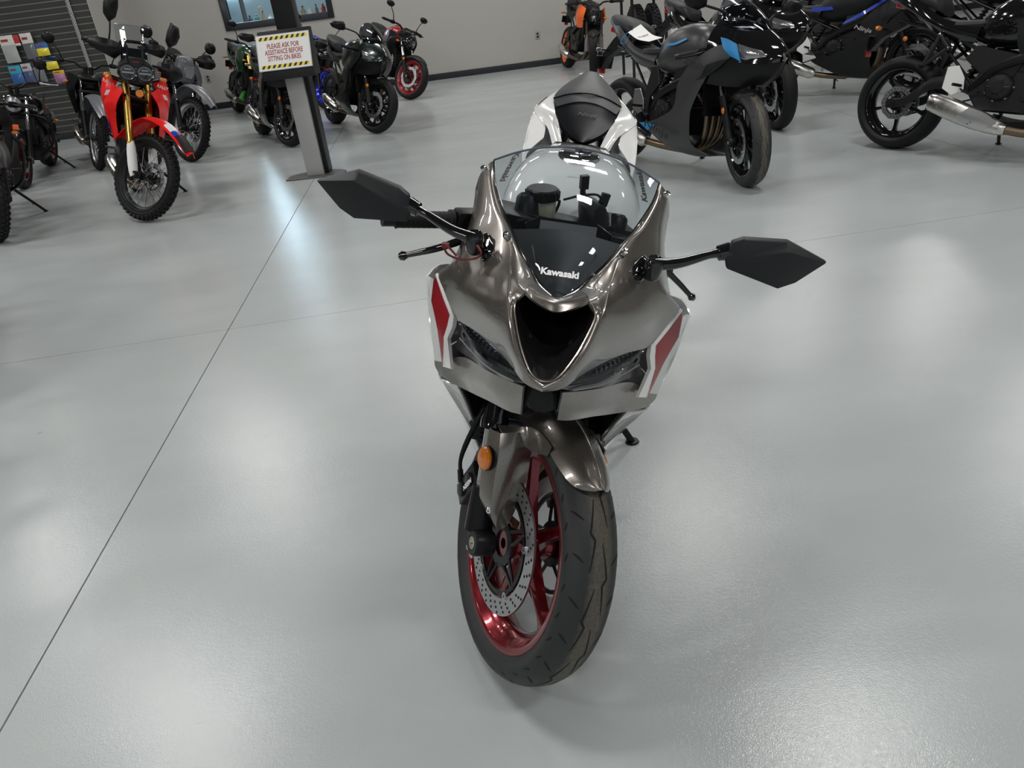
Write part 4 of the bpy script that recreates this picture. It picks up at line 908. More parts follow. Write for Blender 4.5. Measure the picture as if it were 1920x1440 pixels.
for k in range(11):
    a = 2 * PI * k / 11
    for s_ in (-1, 1):
        o = a + (.285 if s_ > 0 else 0)
        groove_strip(mb, [(o, s_ * .020), (o + .20, s_ * .010), (o + .245, s_ * .019), (o + .47, s_ * .006)], .0024)
        groove_strip(mb, [(o + .12, s_ * .050), (o + .06, s_ * .032)], .0022); groove_strip(mb, [(o + .40, s_ * .050), (o + .33, s_ * .030)], .0022)
mb.build('tread_grooves', mat('groove_black', (.003, .003, .003), .8), wo, kind='stuff')
mb = MB()
for k in range(30):
    a = 2 * PI * k / 30
    for s_ in (-1, 1): groove_strip(mb, [(a, s_ * .0592), (a + .06, s_ * .0565)], .0008)
mb.build('sidewall_marks', K['rubber'], wo, kind='stuff')

add_fork(hero, HS, AX, L=.66, ys=.112, kind='usd', lower=K['chrome'], upper=K['blackgl'], rad=.025)
for s_ in (-1, 1): add_caliper(hero, HS, AX, s_, ang=158, rd=.155, ys=.125, m=K['gun'])
for s_ in (-1, 1):   # pinch bolts, reflector, brake hose
    mb = MB()
    for q in (-.012, .012): c = AX + V((-.008 + q, s_ * .120, -.032)); mb.lathe([(.0025, .004), (.0065, .004), (.0065, 0), (0, 0)], c + V((0, s_ * .006, 0)), (.3, s_, -.2), 12)
    mb.build('pinch_bolt', K['alu'], hero, HS)
    c = V((.640, s_ * .147, .484)); mb = MB(); d = V((.08, s_ * 1, 0)); mb.lathe([(.0001, .007), (.021, .005), (.0255, 0), (.0255, -.005)], c, d, 24); o = mb.build('fork_reflector', K['amber'], hero, HS)
    mb = MB(); mb.lathe([(0, -.004), (.027, -.005), (.027, -.009), (.012, -.012), (.010, -.03), (0, -.03)], c, d, 20); mb.build('reflector_bracket', K['black'], o)
    mb = MB(); mb.tube([(.53, s_ * .125, .345), (.512, s_ * .132, .375), (.505, s_ * .130, .42), (.50, s_ * .118, .50), (.47, s_ * .085, .60)], [.0045, .0045, .0065, .0065, .006], 10, sm=6); mb.build('brake_hose', K['black'], hero, HS)
    mb = MB(); mb.tube([(.535, s_ * .125, .335), (.52, s_ * .13, .36)], .007, 8); mb.build('hose_banjo', K['gun'], hero, HS)
    # painted fork guard panel
    q = lambda x, y, z: V((x, s_ * y, z))
    rows = [[q(.60, .138, .535), q(.632, .126, .545), q(.640, .098, .556), q(.638, .062, .552)], [q(.625, .142, .500), q(.660, .127, .505), q(.664, .092, .520), q(.655, .052, .515)], [q(.638, .140, .445), q(.682, .126, .448), q(.684, .088, .455), q(.672, .048, .455)], [q(.655, .134, .395), q(.705, .124, .395), q(.706, .090, .390), q(.695, .060, .395)], [q(.672, .120, .372), q(.712, .112, .370), q(.716, .092, .352), q(.712, .075, .362)]]
    mb = MB(); mb.surf(rows, 2, 2, thick=-.003 * -s_); gp = mb.build('fork_guard', paint, hero, HS, sharp=24)
    mb = MB(); mb.lathe([(.002, .005), (.0055, .005), (.0075, 0)], q(.700, .124, .392), (.6, s_ * .6, .1), 12); mb.build('guard_bolt', K['chrome'], gp)
mb = text_mb('Z   6   9   8   6', .009, width=.078, bold=.0002); place(mb, V((.679, -.1275, .452)), V((.42, 0, -.90)) * -1, V((.50, -.42, .12)), .0025); mb.build('guard_lettering', K['inkwhite'], hero, HS)
mb = text_mb('NISSIN', .016, width=.045, bold=.0006); place(mb, V((.6034, -.142, .383)), V((.42, 0, .91)), V((-.91, 0, .42)), .002); mb.build('caliper_lettering', K['inkwhite'], hero, HS)
# front mudguard over the tyre
mb = MB(); rows = []
for k, (a, hw_) in enumerate(((61, .012), (62.5, .030), (66, .046), (74, .058), (88, .065), (105, .068), (120, .068), (135, .066), (150, .060), (162, .05))):
    a = math.radians(a); row = []
    for t in (-1, -.78, -.5, -.2, 0, .2, .5, .78, 1):
        y = hw_ * t; rr = .327 - .050 * abs(t) ** 2.4 * (hw_ / .066) + (.003 if abs(t) < .1 else 0); row.append(AX + V((rr * math.cos(a), y, rr * math.sin(a))))
    rows.append(row)
mb.surf(rows, 3, 3, thick=.0035); mb.build('front_fender', paint, hero, HS)
for s_ in (-1, 1):
    q = lambda x, y, z: V((x, s_ * y, z))
    rows = [[q(.610, .128, .552), q(.628, .090, .562), q(.645, .070, .575), q(.690, .067, .590), q(.735, .066, .592)], [q(.632, .120, .545), q(.640, .088, .552), q(.655, .069, .556), q(.700, .069, .570), q(.737, .067, .580)], [q(.640, .098, .545), q(.648, .076, .532), q(.668, .068, .534), q(.708, .069, .553), q(.738, .066, .571)]]
    mb = MB(); mb.surf(rows, 3, 3, thick=.003 * s_); mb.build('fender_bracket_panel', paint, hero, HS, sharp=30)

# ---- upper cowl, half as control rows, mirrored (inner edge, crease, mid, outer)
half = [[(.886, 0, .860), (.896, 0, .858), (.898, 0, .854), (.890, 0, .846)],
 [(.875, .021, .864), (.874, .028, .868), (.872, .030, .860), (.868, .031, .845)],
 [(.840, .043, .887), (.845, .052, .890), (.828, .060, .870), (.800, .062, .840)],
 [(.800, .060, .915), (.806, .069, .917), (.770, .088, .880), (.720, .101, .828)],
 [(.775, .066, .936), (.765, .080, .938), (.715, .120, .888), (.640, .146, .814)],
 [(.765, .052, .956), (.715, .084, .944), (.640, .158, .885), (.560, .194, .797)],
 [(.690, .034, .941), (.665, .090, .948), (.585, .176, .890), (.515, .224, .824)],
 [(.630, .056, .947), (.615, .097, .958), (.540, .186, .908), (.460, .251, .843)],
 [(.590, .079, .960), (.570, .108, .975), (.500, .186, .925), (.440, .230, .860)],
 [(.530, .104, .979), (.520, .124, .990), (.455, .184, .955), (.400, .204, .935)],
 [(.480, .126, .992), (.470, .146, 1.004), (.415, .184, .987), (.350, .204, .972)],
 [(.390, .160, 1.028), (.388, .171, 1.031), (.362, .190, 1.018), (.330, .206, .992)],
 [(.330, .173, 1.056), (.334, .180, 1.052), (.335, .192, 1.038), (.312, .204, 1.012)]]
for s_ in (-1, 1):
    mb = MB(); mb.surf(sy(half, s_), 4, 4, thick=.004 * s_); mb.build('upper_cowl', paint, hero, sharp=50)
mb = MB(); mb.surf([[(.765, .052, .956), (.768, .030, .941), (.766, 0, .929), (.768, -.030, .941), (.765, -.052, .956)], [(.735, .050, .955), (.748, .028, .947), (.750, 0, .940), (.748, -.028, .947), (.735, -.050, .955)], [(.688, .036, .943), (.712, .020, .940), (.728, 0, .938), (.712, -.020, .940), (.688, -.036, .943)]], 4, 4, thick=-.004); mb.build('cowl_bridge', paint, hero)
mb = MB(); rim = [(x, y, z + .001) for x, y, z in ((.765, .052, .957), (.775, .066, .938), (.800, .060, .917), (.840, .043, .889), (.875, .021, .866), (.886, 0, .861))]
mb.tube(rim + [(x, -y, z) for x, y, z in rim[-2::-1]], .0017, 8, sm=5); mb.build('scoop_rim', paint, hero)
both(lambda mb, s_: mb.tube([(x, s_ * y, z + .001) for x, y, z in ((.874, .027, .868), (.845, .051, .890), (.806, .068, .917), (.765, .079, .938), (.715, .084, .945), (.665, .089, .949), (.615, .096, .959), (.574, .103, .972))], [.001, .0016, .002, .0022, .0022, .002, .0015, .0008], 8, sm=4), 'cowl_crease', paint)
# ram-air mouth: dark duct behind the rim
rw = []
for k, (dx, sc_) in enumerate(((0, 1), (-.05, .86), (-.13, .62), (-.17, .3))):
    row = [(.765, .052, .955), (.775, .065, .937), (.800, .059, .915), (.840, .042, .887), (.875, .020, .864), (.885, 0, .858)]; row = row + [(x, -y, z) for x, y, z in row[-2::-1]] + [(.768, -.030, .940), (.765, 0, .928), (.768, .030, .940)]
    cc_ = V((.80, 0, .91)); rw.append([cc_ + (V(p) - cc_) * sc_ + V((dx, 0, -.012 * k)) for p in row])
mb = MB(); mb.loft(rw, caps=False); mb.add(rw[-1], [list(range(len(rw[-1])))]); mb.build('ram_air_duct', mat('intake_black', (.010, .010, .010), .28), hero)
mb = MB(); mb.surf([[(.870, .018, .861), (.879, 0, .857), (.870, -.018, .861)], [(.82, .034, .868), (.83, 0, .848), (.82, -.034, .868)], [(.76, .038, .880), (.75, 0, .838), (.76, -.038, .880)]], 4, 4, thick=.002); mb.build('duct_lip', mat('duct_lip_black', (.035, .035, .035), .3), hero)

# ---- windscreen
side = [(.690, .034, .943), (.630, .056, .949), (.590, .078, .962), (.530, .103, .981), (.480, .125, .995), (.390, .159, 1.031), (.330, .172, 1.058)]
cen = [(.700, .951), (.645, .974), (.592, .999), (.520, 1.029), (.455, 1.053), (.350, 1.078), (.262, 1.090)]
rows = [[(.727 - abs(t) * .012, t * .014, .9405 + (1 - abs(t)) * .001) for t in (-1, -.66, -.33, 0, .33, .66, 1)]]
for (xs, ys_, zs), (xc, zc) in zip(side, cen):
    r_ = []
    for t in (-1, -.72, -.38, 0, .38, .72, 1): k = 1 - abs(t) ** 2.1; r_.append((xs + (xc - xs) * k, ys_ * t, zs + (zc - zs) * k))
    rows.append(r_)
mb = MB(); mb.surf(rows, 4, 4, thick=.0028); scr = mb.build('windscreen', glass_mat('clear_screen', (.90, .93, .95), 1.5, 0), hero)
mb = MB(); mb.tube([r for r in rows[-1]], .0022, 8, sm=6); mb.build('screen_edge', mat('screen_edge', (.10, .12, .16), .1, coat=1), scr)
both(lambda mb, s_: mb.tube([(x, s_ * (y + .0), z - .001) for x, y, z in [(.722, .010, .9385)] + side], .0018, 6, sm=4), 'screen_gasket', K['blackgl'])
for s_ in (-1, 1):
    for x, y, z in ((.570, .110, .978), (.358, .189, 1.040)):
        mb = MB(); mb.lathe([(.0025, .0035), (.0055, .0045), (.0075, 0), (.0075, -.004)], (x, s_ * y, z + .004), (.5, s_ * .35, .8), 14); mb.build('screw', K['chrome'], hero)
# inner cowl under the screen
mb = MB(); mb.surf([[(.715, .012, .934), (.722, 0, .935), (.715, -.012, .934)], [(.62, .054, .944), (.62, 0, .955), (.62, -.054, .944)], [(.55, .088, .962), (.55, 0, .974), (.55, -.088, .962)], [(.50, .104, .972), (.50, 0, .985), (.50, -.104, .972)]], 4, 4, thick=-.004); mb.build('inner_cowl', K['dark'], hero)
mb = text_mb('Kawasaki', .0205, bold=.0008, width=.066); place(mb, V((.680, -.001, .9635)), V((0, 1, 0)), V((-.86, 0, .50)), 0.002); mb.build('screen_lettering', K['inkwhite'], scr)
for s_ in (-1, 1):
    mb = text_mb('Kawasaki', .021, bold=.0009, width=.078); a, b_ = V((.345, s_ * .122, 1.081)), V((.405, s_ * .142, 1.033)); nn_ = V((.55, s_ * .55, .63)); X_ = (a - b_) if s_ > 0 else (b_ - a)
    place(mb, (a + b_) / 2, X_, nn_.cross(X_), .003); mb.build('side_lettering', K['ink'], scr)
    mb = MB(); c = V((.64, s_ * .048, .9655)); mb.tube([c, c + V((-.05, s_ * .010, .010))], [.0004, .002], 4); mb.build('screen_mark', K['ink'], scr)
# instrument panel
mb = MB(); mb.prism([(-.083, -.020), (-.088, -.004), (-.058, .014), (.060, .014), (.090, -.004), (.086, -.020), (.060, -.026), (-.058, -.026)], -.012, .012, 'z', .003)
mb.xf(Matrix.Translation((.425, 0, .965)) @ Matrix(((0, -.55, .83), (1, 0, 0), (0, .83, .55))).to_4x4()); da = mb.build('instrument_cluster', K['blackgl'], hero)
mb = MB(); mb.surf([[(.436, -.056, .978), (.436, .058, .978)], [(.447, -.056, .960), (.447, .058, .960)]], 1, 1, thick=.002); mb.build('cluster_trim', mat('cluster_trim', (.12, .12, .12), .5), da)
# ---- mirrors
for s_ in (-1, 1):
    dzz = .010 if s_ < 0 else -.009
    q = lambda x, y, z: V((x, s_ * y, z + dzz * min(1, (y - .29) / .11)))
    ring = [q(.500, .489, 1.007), q(.520, .402, 1.043), q(.540, .318, 1.036), q(.545, .298, 1.026), q(.545, .292, .995), q(.545, .300, .974), q(.520, .408, .949), q(.510, .440, .962)]
    Kp, Kq = q(.560, .402, 1.030), q(.560, .312, .998); cc_ = sum(ring, V()) / 8
    mid = [cc_ + (p - cc_) * .985 + V((.016, 0, 0)) for p in ring]; mb = MB(); vs = ring + mid + [Kp, Kq]; f = []
    for i in range(8): f.append((i, (i + 1) % 8, 8 + (i + 1) % 8, 8 + i))
    f += [(8, 9, 16), (9, 10, 17, 16), (10, 11, 17), (11, 12, 17), (12, 13, 17), (13, 14, 16, 17), (14, 15, 16), (15, 8, 16)]; f.append(tuple(range(8))[::-1]); mb.add(vs, f)
    st0, st1 = V((.570, s_ * .168, .966)), V((.545, s_ * .296, 1.002 + dzz * .1))
    mh = MB(); mh.tube([st0, st0.lerp(st1, .35) + V((.004, 0, -.004)), st0.lerp(st1, .75), st1], [.0115, .0095, .007, .010], 12, sm=5, flatk=1.25); mh.tube([st1 - (st1 - st0) * .12, st1 + (st1 - st0) * .04], [.014, .017], 12); arm = mh.build('mirror_arm', K['blackgl'], hero)
    mb.build('mirror_housing', mat('textured_mirror_shell', (.016, .017, .019), .5, bump=.5, bs=900, spec=.3), arm, bevel=.0035, sharp=30)
    mb = MB(); mb.add([cc_ + (p - cc_) * .92 + V((-.0012, 0, 0)) for p in ring], [tuple(range(8))]); mb.build('mirror_glass', K['mirror'], arm)
    mb = MB(); mb.lathe([(.0001, .019), (.0155, .019), (.0175, .016), (.0185, -.012), (.016, -.018), (.0001, -.018)], (.570, s_ * .167, .958), (.25, s_ * .1, 1), 28); mb.lathe([(.0135, .0193), (.0145, .0205), (.0152, .0193)], (.570, s_ * .167, .958), (.25, s_ * .1, 1), 28); mb.build('mirror_pivot', K['blackgl'], arm)
    n = V((.55, s_ * .45, .70)).normalized(); u_ = V((.045, s_ * -.024, -.024)).normalized(); w_ = n.cross(u_); c = V((.560, s_ * .146, .9490)); mb = MB()
    pl = [(-.028, -.010), (-.018, -.016), (.020, -.013), (.032, 0), (.026, .014), (-.010, .017), (-.028, .010)]; mb.loft([[c + u_ * a + w_ * b_ * s_ + n * h for a, b_ in [(p_[0] * k, p_[1] * k) for p_ in pl]] for k, h in ((1.05, -.008), (1.05, .003), (.85, .007))]); mb.lathe([(.004, .005), (.0075, .004), (.009, -.002)], c + u_ * .021 + n * .006, n, 14); mb.build('mirror_base', K['blackgl'], arm)
mb = MB(); mb.tube([(.592, -.160, .962), (.597, -.150, .950), (.588, -.160, .935), (.578, -.190, .925), (.570, -.215, .928), (.565, -.224, .938), (.572, -.218, .945), (.580, -.198, .932)], .0022, 8, sm=6); mb.box((.566, -.222, .944), (.012, .012, .008)); mb.build('wire_lead', mat('red_wire', (.16, .012, .014), .4), hero)

# ---- headlights, dark nose interior, lower cowl
for s_ in (-1, 1):
    rows = [[(.548, .196, .798), (.632, .146, .812), (.712, .100, .826), (.792, .060, .838), (.862, .030, .845)], [(.560, .192, .797), (.648, .150, .803), (.730, .104, .815), (.800, .062, .828), (.862, .028, .841)], [(.575, .186, .792), (.680, .136, .792), (.745, .098, .800), (.798, .060, .815), (.855, .026, .836)]]
    mb = MB(); mb.surf([[(x - .004, s_ * y, z) for x, y, z in r] for r in rows], 4, 4, thick=.003 * s_); hl = mb.build('headlight', glass_mat('headlight_lens_clear', (.85, .87, .90), 1.45, 0, .45), hero)
    mb = MB(); mb.surf([[(x - .030, s_ * (y - .004), z - .006) for x, y, z in r] for r in rows], 4, 4, thick=.003 * s_); mb.build('reflector_bowl', mat('reflector_facets', (.26, .26, .27), .18, metal=.9, bump=1, bs=420), hl)
    mb = MB()   # faceted reflector cells, larger towards the outer end
    for k in range(16):
        t = k / 15; p = V((.600, s_ * .168, .790)).lerp(V((.825, s_ * .042, .828)), t) + V((-.020, 0, -.004 - .003 * t)); sz = .013 - .007 * t
        for j in (-1, 0, 1): mb.add([p + V((.004, 0, .004)) + V((0, 0, j * sz * .62))] + [p + V((-.004 * c_, s_ * sz * .5 * c_, sz * .3 * d_ + j * sz * .62)) for c_, d_ in ((-1, -1), (1, -1), (1, 1), (-1, 1))], [(0, 1, 2), (0, 2, 3), (0, 3, 4), (0, 4, 1)], True)
    mb.build('reflector_cells', mat('dark_facets', (.16, .16, .17), .15, metal=.9), hl, kind='stuff')
    mb = MB(); mb.tube([(.600, s_ * .176, .772), (.690, s_ * .132, .786), (.750, s_ * .096, .796), (.815, s_ * .050, .815)], .0014, 6, sm=4); mb.build('light_strip', mat('frosted_strip', (.20, .21, .22), .3), hl)
    rows2 = [[(.575, .186, .790), (.680, .136, .790), (.745, .098, .798), (.798, .060, .813), (.852, .028, .834)], [(.572, .176, .768), (.665, .140, .764), (.735, .106, .776), (.792, .066, .796), (.846, .032, .826)], [(.550, .196, .722), (.625, .158, .743), (.735, .099, .784), (.790, .064, .800), (.836, .033, .819)]]
    mb = MB(); mb.surf([[(x - .010, s_ * y, z) for x, y, z in r] for r in rows2], 4, 4, thick=.003 * s_); mb.build('headlight_lower_trim', mat('smoked_trim', (.035, .037, .038), .2, coat=.4), hero)
    mb = MB(); mb.surf(sy([[(.560, .180, .772), (.575, .178, .768)], [(.562, .168, .744), (.590, .166, .748)], [(.590, .164, .726), (.612, .160, .742)]], s_), 3, 3, thick=.004 * s_); mb.build('duct_divider', mat('duct_grey', (.10, .10, .10), .4), hero)
    rows3 = [[(.500, .240, .660), (.560, .200, .702), (.620, .160, .742), (.740, .099, .785), (.800, .060, .806), (.838, .033, .821)], [(.508, .236, .650), (.570, .192, .682), (.645, .146, .710), (.735, .098, .742), (.795, .060, .770), (.832, .032, .790)], [(.530, .220, .642), (.580, .187, .658), (.650, .134, .682), (.722, .096, .714), (.785, .056, .738), (.812, .032, .751)]]
    mb = MB(); mb.surf(sy(rows3, s_), 4, 4, thick=.005 * s_); mb.build('lower_cowl', paint, hero, sharp=30)
    mb = MB(); mb.surf(sy([[(.838, .033, .821), (.832, .032, .790), (.812, .032, .751)], [(.80, .024, .815), (.79, .022, .785), (.77, .022, .748)]], s_), 2, 2, thick=.003 * s_); mb.build('cowl_return', K['blackgl'], hero)
    # white wing with red panel
    I = [(.460, .252, .844), (.515, .224, .822), (.560, .197, .797), (.562, .198, .775), (.562, .206, .749), (.612, .187, .708)]
    J = [(.455, .256, .832), (.495, .232, .805), (.530, .210, .786), (.535, .213, .765), (.545, .216, .742), (.582, .208, .694)]
    mb = MB(); mb.surf(sy([I, [tuple((V(a) + V(b)) / 2 + V((.003, .003, .002))) for a, b in zip(I, J)], J], s_), 3, 1, thick=.010 * s_); mb.build('wing_edge', K['white'], hero)
    Kr = [(.450, .262, .822), (.456, .262, .800), (.462, .262, .781), (.482, .250, .760), (.510, .236, .738), (.560, .214, .692)]
    mb = MB(); mb.surf(sy([J, Kr], s_), 3, 1, thick=.004 * s_); mb.build('wing_red_panel', K['red'], hero)
    L1 = [(.380, .288, .800), (.400, .278, .765), (.420, .272, .730), (.432, .262, .700), (.450, .255, .680), (.500, .240, .660)]
    mb = MB(); mb.surf(sy([Kr, L1], s_), 3, 1, thick=.004 * s_); mb.build('wing_side_panel', mat('film_covered_panel', (.56, .58, .55), .25, coat=.6), hero)
    # white flank: from the wing back, down to the belly
    rows4 = [[(.380, .288, .800), (.30, .275, .80), (.18, .23, .76), (.06, .19, .70)], [(.432, .262, .700), (.32, .275, .69), (.18, .25, .65), (.02, .21, .60)], [(.500, .226, .640), (.36, .255, .60), (.20, .24, .56), (.00, .20, .50)]]
    mb = MB(); mb.surf(sy(rows4, s_), 4, 4, thick=.004 * s_); mb.build('side_fairing', K['white'], hero)
    rows5 = [[(.508, .225, .636), (.36, .250, .60), (.20, .235, .56), (.00, .20, .50)], [(.455, .205, .560), (.33, .225, .50), (.18, .215, .45), (-.02, .18, .42)], [(.395, .165, .450), (.27, .185, .37), (.12, .175, .31), (-.08, .15, .32)], [(.330, .110, .290), (.22, .140, .23), (.06, .13, .19), (-.14, .11, .24)], [(.280, .040, .215), (.18, .050, .175), (.04, .05, .155), (-.12, .05, .20)]]
    mb = MB(); mb.surf(sy(rows5, s_), 4, 4, thick=.004 * s_); mb.build('belly_fairing', K['white'], hero)
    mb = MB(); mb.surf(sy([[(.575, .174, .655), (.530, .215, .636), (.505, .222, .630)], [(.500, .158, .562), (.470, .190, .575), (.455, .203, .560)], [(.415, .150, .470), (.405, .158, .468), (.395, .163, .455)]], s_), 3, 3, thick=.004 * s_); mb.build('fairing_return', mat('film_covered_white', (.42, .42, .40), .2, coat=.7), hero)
    mb = MB(); mb.surf(sy([[(.570, .172, .665), (.48, .145, .66)], [(.50, .156, .57), (.42, .13, .56)], [(.41, .148, .475), (.35, .12, .46)]], s_), 3, 3, thick=.003 * s_); mb.build('inner_fairing', K['black'], hero)
mb = closed_body([(.835, .020, .822, .775), (.76, .070, .83, .745), (.68, .10, .85, .72), (.58, .135, .87, .70), (.46, .16, .88, .70), (.38, .15, .86, .72)], 3, 14); mb.build('nose_interior', K['black_void'], hero)
mb = MB(); mb.box((.815, 0, .80), (.03, .04, .045)); mb.build('nose_bracket', K['black'], hero, bevel=.004)
mb = MB(); n_ = V((.55, -.5, .66)).normalized(); c = V((.711, -.0914, .886)); X_ = V((-.35, -.90, -.2)); Y_ = V((-.35, .0, .93))
mb.add([c + X_ * a + Y_ * b_ + n_ * .004 for a, b_ in ((-.006, -.011), (.008, -.011), (.006, .011), (-.008, .011))], [(0, 1, 2, 3)]); mb.build('cowl_sticker', K['paper'], hero)

# ---- cockpit: bars, reservoirs, tank, seats, tail
hb = clipon(hero, HS, (.345, -.150, .905), -1, L=.235, dn=-.42, back=.14, lever=False, r=.012)
mb = MB(); mb.tube([(.36, -.185, .878), (.385, -.235, .860), (.408, -.300, .836), (.399, -.352, .808)], [.010, .009, .0075, .006], 12, sm=6); mb.lathe([(.0001, -.011), (.007, -.008), (.0105, 0), (.007, .008), (.0001, .011)], (.398, -.357, .805), (-.2, -1, -.6), 14); mb.build('brake_lever', K['blackgl'], hb)
hb = clipon(hero, HS, (.315, .145, .885), 1, L=.20, dn=-.42, back=-.3, lever=False, r=.012)
mb = MB(); mb.tube([(.34, .185, .885), (.368, .270, .885), (.376, .33, .860), (.386, .378, .834)], [.009, .008, .007, .006], 12, sm=6); mb.lathe([(.0001, -.011), (.007, -.008), (.0105, 0), (.007, .008), (.0001, .011)], (.387, .384, .831), (.1, 1, -.5), 14); mb.build('clutch_lever', K['blackgl'], hb)
c = V((.362, -.088, 1.000)); RA = V((-.02, -.27, .95)).normalized(); rx, ry, _ = frame_to(RA)
mb = MB(); mb.lathe([(0, 0), (.031, 0), (.0345, -.003), (.0355, -.022), (.033, -.024), (0, -.024)], c, RA, 40)
for k in range(16): d = rx * (.0355 * math.cos(k * PI / 8)) + ry * (.0355 * math.sin(k * PI / 8)); mb.cyl(c + d - RA * .021, c + d - RA * .005, .0028, n=6)
cap = mb.build('reservoir_cap', K['black'], hero, HS)
lb = text_mb('USE ONLY DOT 4 FLUID', .006, width=.045); place(lb, c, V((0, 1, -.2)), V((-1, 0, 0)), .0006); lb.build('cap_lettering', mat('cap_relief', (.05, .05, .05), .5), cap)
mb = MB(); mb.lathe([(0, -.024), (.0305, -.024), (.0305, -.058), (.027, -.066), (0, -.066)], c, RA, 32); mb.build('brake_fluid_reservoir', mat('cream_reservoir', (.50, .48, .36), .3, coat=.3), hero, HS)
mb = MB(); mb.tube([c + V((0, .034, -.02)), c + V((0, .048, -.02)), c + V((0, .045, -.05)), c + V((.0, .02, -.075))], .0035, 8, sm=3); mb.build('reservoir_bracket', K['gun'], hero, HS)
mb = MB(); mb.tube([(.40, -.20, .905), (.43, -.12, .945), (.44, -.02, .935), (.43, .05, .88)], .0055, 10, sm=8); mb.build('cable', K['black'], hero, HS)
mb = MB(); mb.tube([(.38, -.18, .89), (.41, -.10, .915), (.42, -.0, .90)], .0065, 10, sm=8); mb.build('cable', K['black'], hero, HS)
for s_ in (-1, 1):
    mb = MB(); c = V((.366, s_ * .112, .961)); mb.lathe([(0, .020), (.018, .020), (.024, .014), (.026, .010), (.027, -.02), (.026, -.06)], c, UP, 28); mb.build('fork_cap', K['black'], hero, HS)
mb = MB(); mb.prism([(-.03, -.140), (.03, -.145), (.05, 0), (.03, .145), (-.03, .140), (-.05, 0)], -.012, .012, 'z', .003); mb.xf(Matrix.Translation((.375, 0, .925)) @ Matrix.Rotation(-r24, 4, 'Y')); mb.build('top_triple_clamp', K['black'], hero, HS)
mb = MB(); rg = [(.018, .967), (.014, .985), (.034, 1.000), (.066, .996), (.086, .975), (.086, .945), (.050, .935), (.030, .940)]; mb.loft([[V((.372 + dx + (.965 - z) * .3, .052 + (y - .052) * k, z)) for y, z in rg] for dx, k in ((-.04, .8), (-.01, 1), (.012, .9), (.026, .5))]); mb.build('ignition_cover', K['dark'], hero, HS, bevel=.004)
mb = MB(); mb.tube([(.365, .030, .985), (.352, .012, 1.008), (.350, .010, 1.030)], .0065, 10, sm=3); mb.box((.350, .008, 1.030), (.012, .018, .030), R=Matrix.Rotation(.3, 3, 'X')); mb.build('key', K['black'], hero, HS)
mb = MB(); mb.tube([(.36, -.03, .985), (.352, .01, 1.000), (.36, .045, 1.012), (.37, .060, .998)], .0028, 8, sm=4); mb.build('cable', K['black'], hero, HS)
mb = MB(); mb.box((.362, .064, 1.006), (.012, .020, .030)); mb.build('switch_block', K['dark'], hero, HS, bevel=.003)
mb = MB(); mb.cyl((.375, .080, .985), (.392, .092, .935), .005, n=10); mb.build('rod', K['chrome'], hero, HS)
mb = MB(); mb.box((.375, 0, .915), (.10, .36, .065)); mb.box((.36, .10, .945), (.07, .12, .03)); mb.build('headstock_cover', K['black'], hero, HS, bevel=.008)
mb = closed_body([(.215, .11, .90, .76), (.185, .145, .955, .72), (.12, .170, 1.008, .70), (.04, .173, 1.032, .68), (-.08, .165, 1.026, .68), (-.20, .150, 1.000, .70), (-.29, .10, .93, .72), (-.33, .07, .88, .74)], 4, 20); tk = mb.build('fuel_tank', K['white'], hero)
mb = MB(); cpos = (.045, 0, 1.030); mb.lathe([(0, .004), (.045, .004), (.050, .002), (.052, -.006)], cpos, (.06, 0, 1), 36); o = mb.build('tank_cap', K['chrome'], tk)
mb = MB()
for k in range(3): a = k * 2 * PI / 3 + .5; mb.box(V(cpos) + V((.028 * math.cos(a), .028 * math.sin(a), .005)), (.020, .024, .004), R=Matrix.Rotation(a, 3, 'Z'))
mb.prism([(.0, -.012), (.035, 0), (.0, .012)], 1.035, 1.040, 'z'); mb.build('cap_inserts', K['dark'], o)
mb = MB(); lb = text_mb('LEADED FUEL', .006, width=.036); place(lb, V((.19, .0, 1.008)), V((0, 1, 0)), V((-1, 0, .45)), .003); lb.build('tank_sticker', K['ink'], tk)
# seats
mb = closed_body([(-.24, .12, .935, .84, .5), (-.32, .152, .948, .83, .5), (-.40, .155, .955, .83, .5), (-.46, .125, .950, .84, .5), (-.52, .07, .945, .86, .5)], 4, 20); mb.build('rider_seat', K['seat'], hero)
sh_ = [[(-.925, -.045, 1.088), (-.935, 0, 1.108), (-.925, .045, 1.088)], [(-.84, -.078, 1.072), (-.85, 0, 1.098), (-.84, .078, 1.072)], [(-.745, -.104, 1.054), (-.76, 0, 1.078), (-.745, .104, 1.054)], [(-.695, -.110, 1.040), (-.712, 0, 1.062), (-.695, .110, 1.040)], [(-.655, -.098, 1.022), (-.672, 0, 1.045), (-.655, .098, 1.022)]]
mb = MB(); mb.surf([[r[0], tuple(V(r[0]).lerp(V(r[1]), .55) + V((0, 0, .006))), r[1], tuple(V(r[2]).lerp(V(r[1]), .55) + V((0, 0, .006))), r[2]] for r in sh_], 4, 4, thick=-.03); ps = mb.build('pillion_seat', mat('pillion_vinyl', (.024, .026, .029), .5, bump=.35, bs=900), hero)
fr_ = [[(-.658, -.098, 1.018), (-.668, -.05, 1.038), (-.672, 0, 1.042), (-.668, .05, 1.038), (-.658, .098, 1.018)], [(-.60, -.090, 1.000), (-.605, -.045, 1.012), (-.607, 0, 1.015), (-.605, .045, 1.012), (-.60, .090, 1.000)], [(-.54, -.058, .975), (-.545, -.03, .983), (-.547, 0, .986), (-.545, .03, .983), (-.54, .058, .975)], [(-.485, -.008, .955), (-.483, -.004, .956), (-.482, 0, .956), (-.483, .004, .956), (-.485, .008, .955)]]
mb = MB(); mb.surf(fr_, 4, 4, thick=-.02); mb.build('seat_front_pad', K['seatd'], ps)
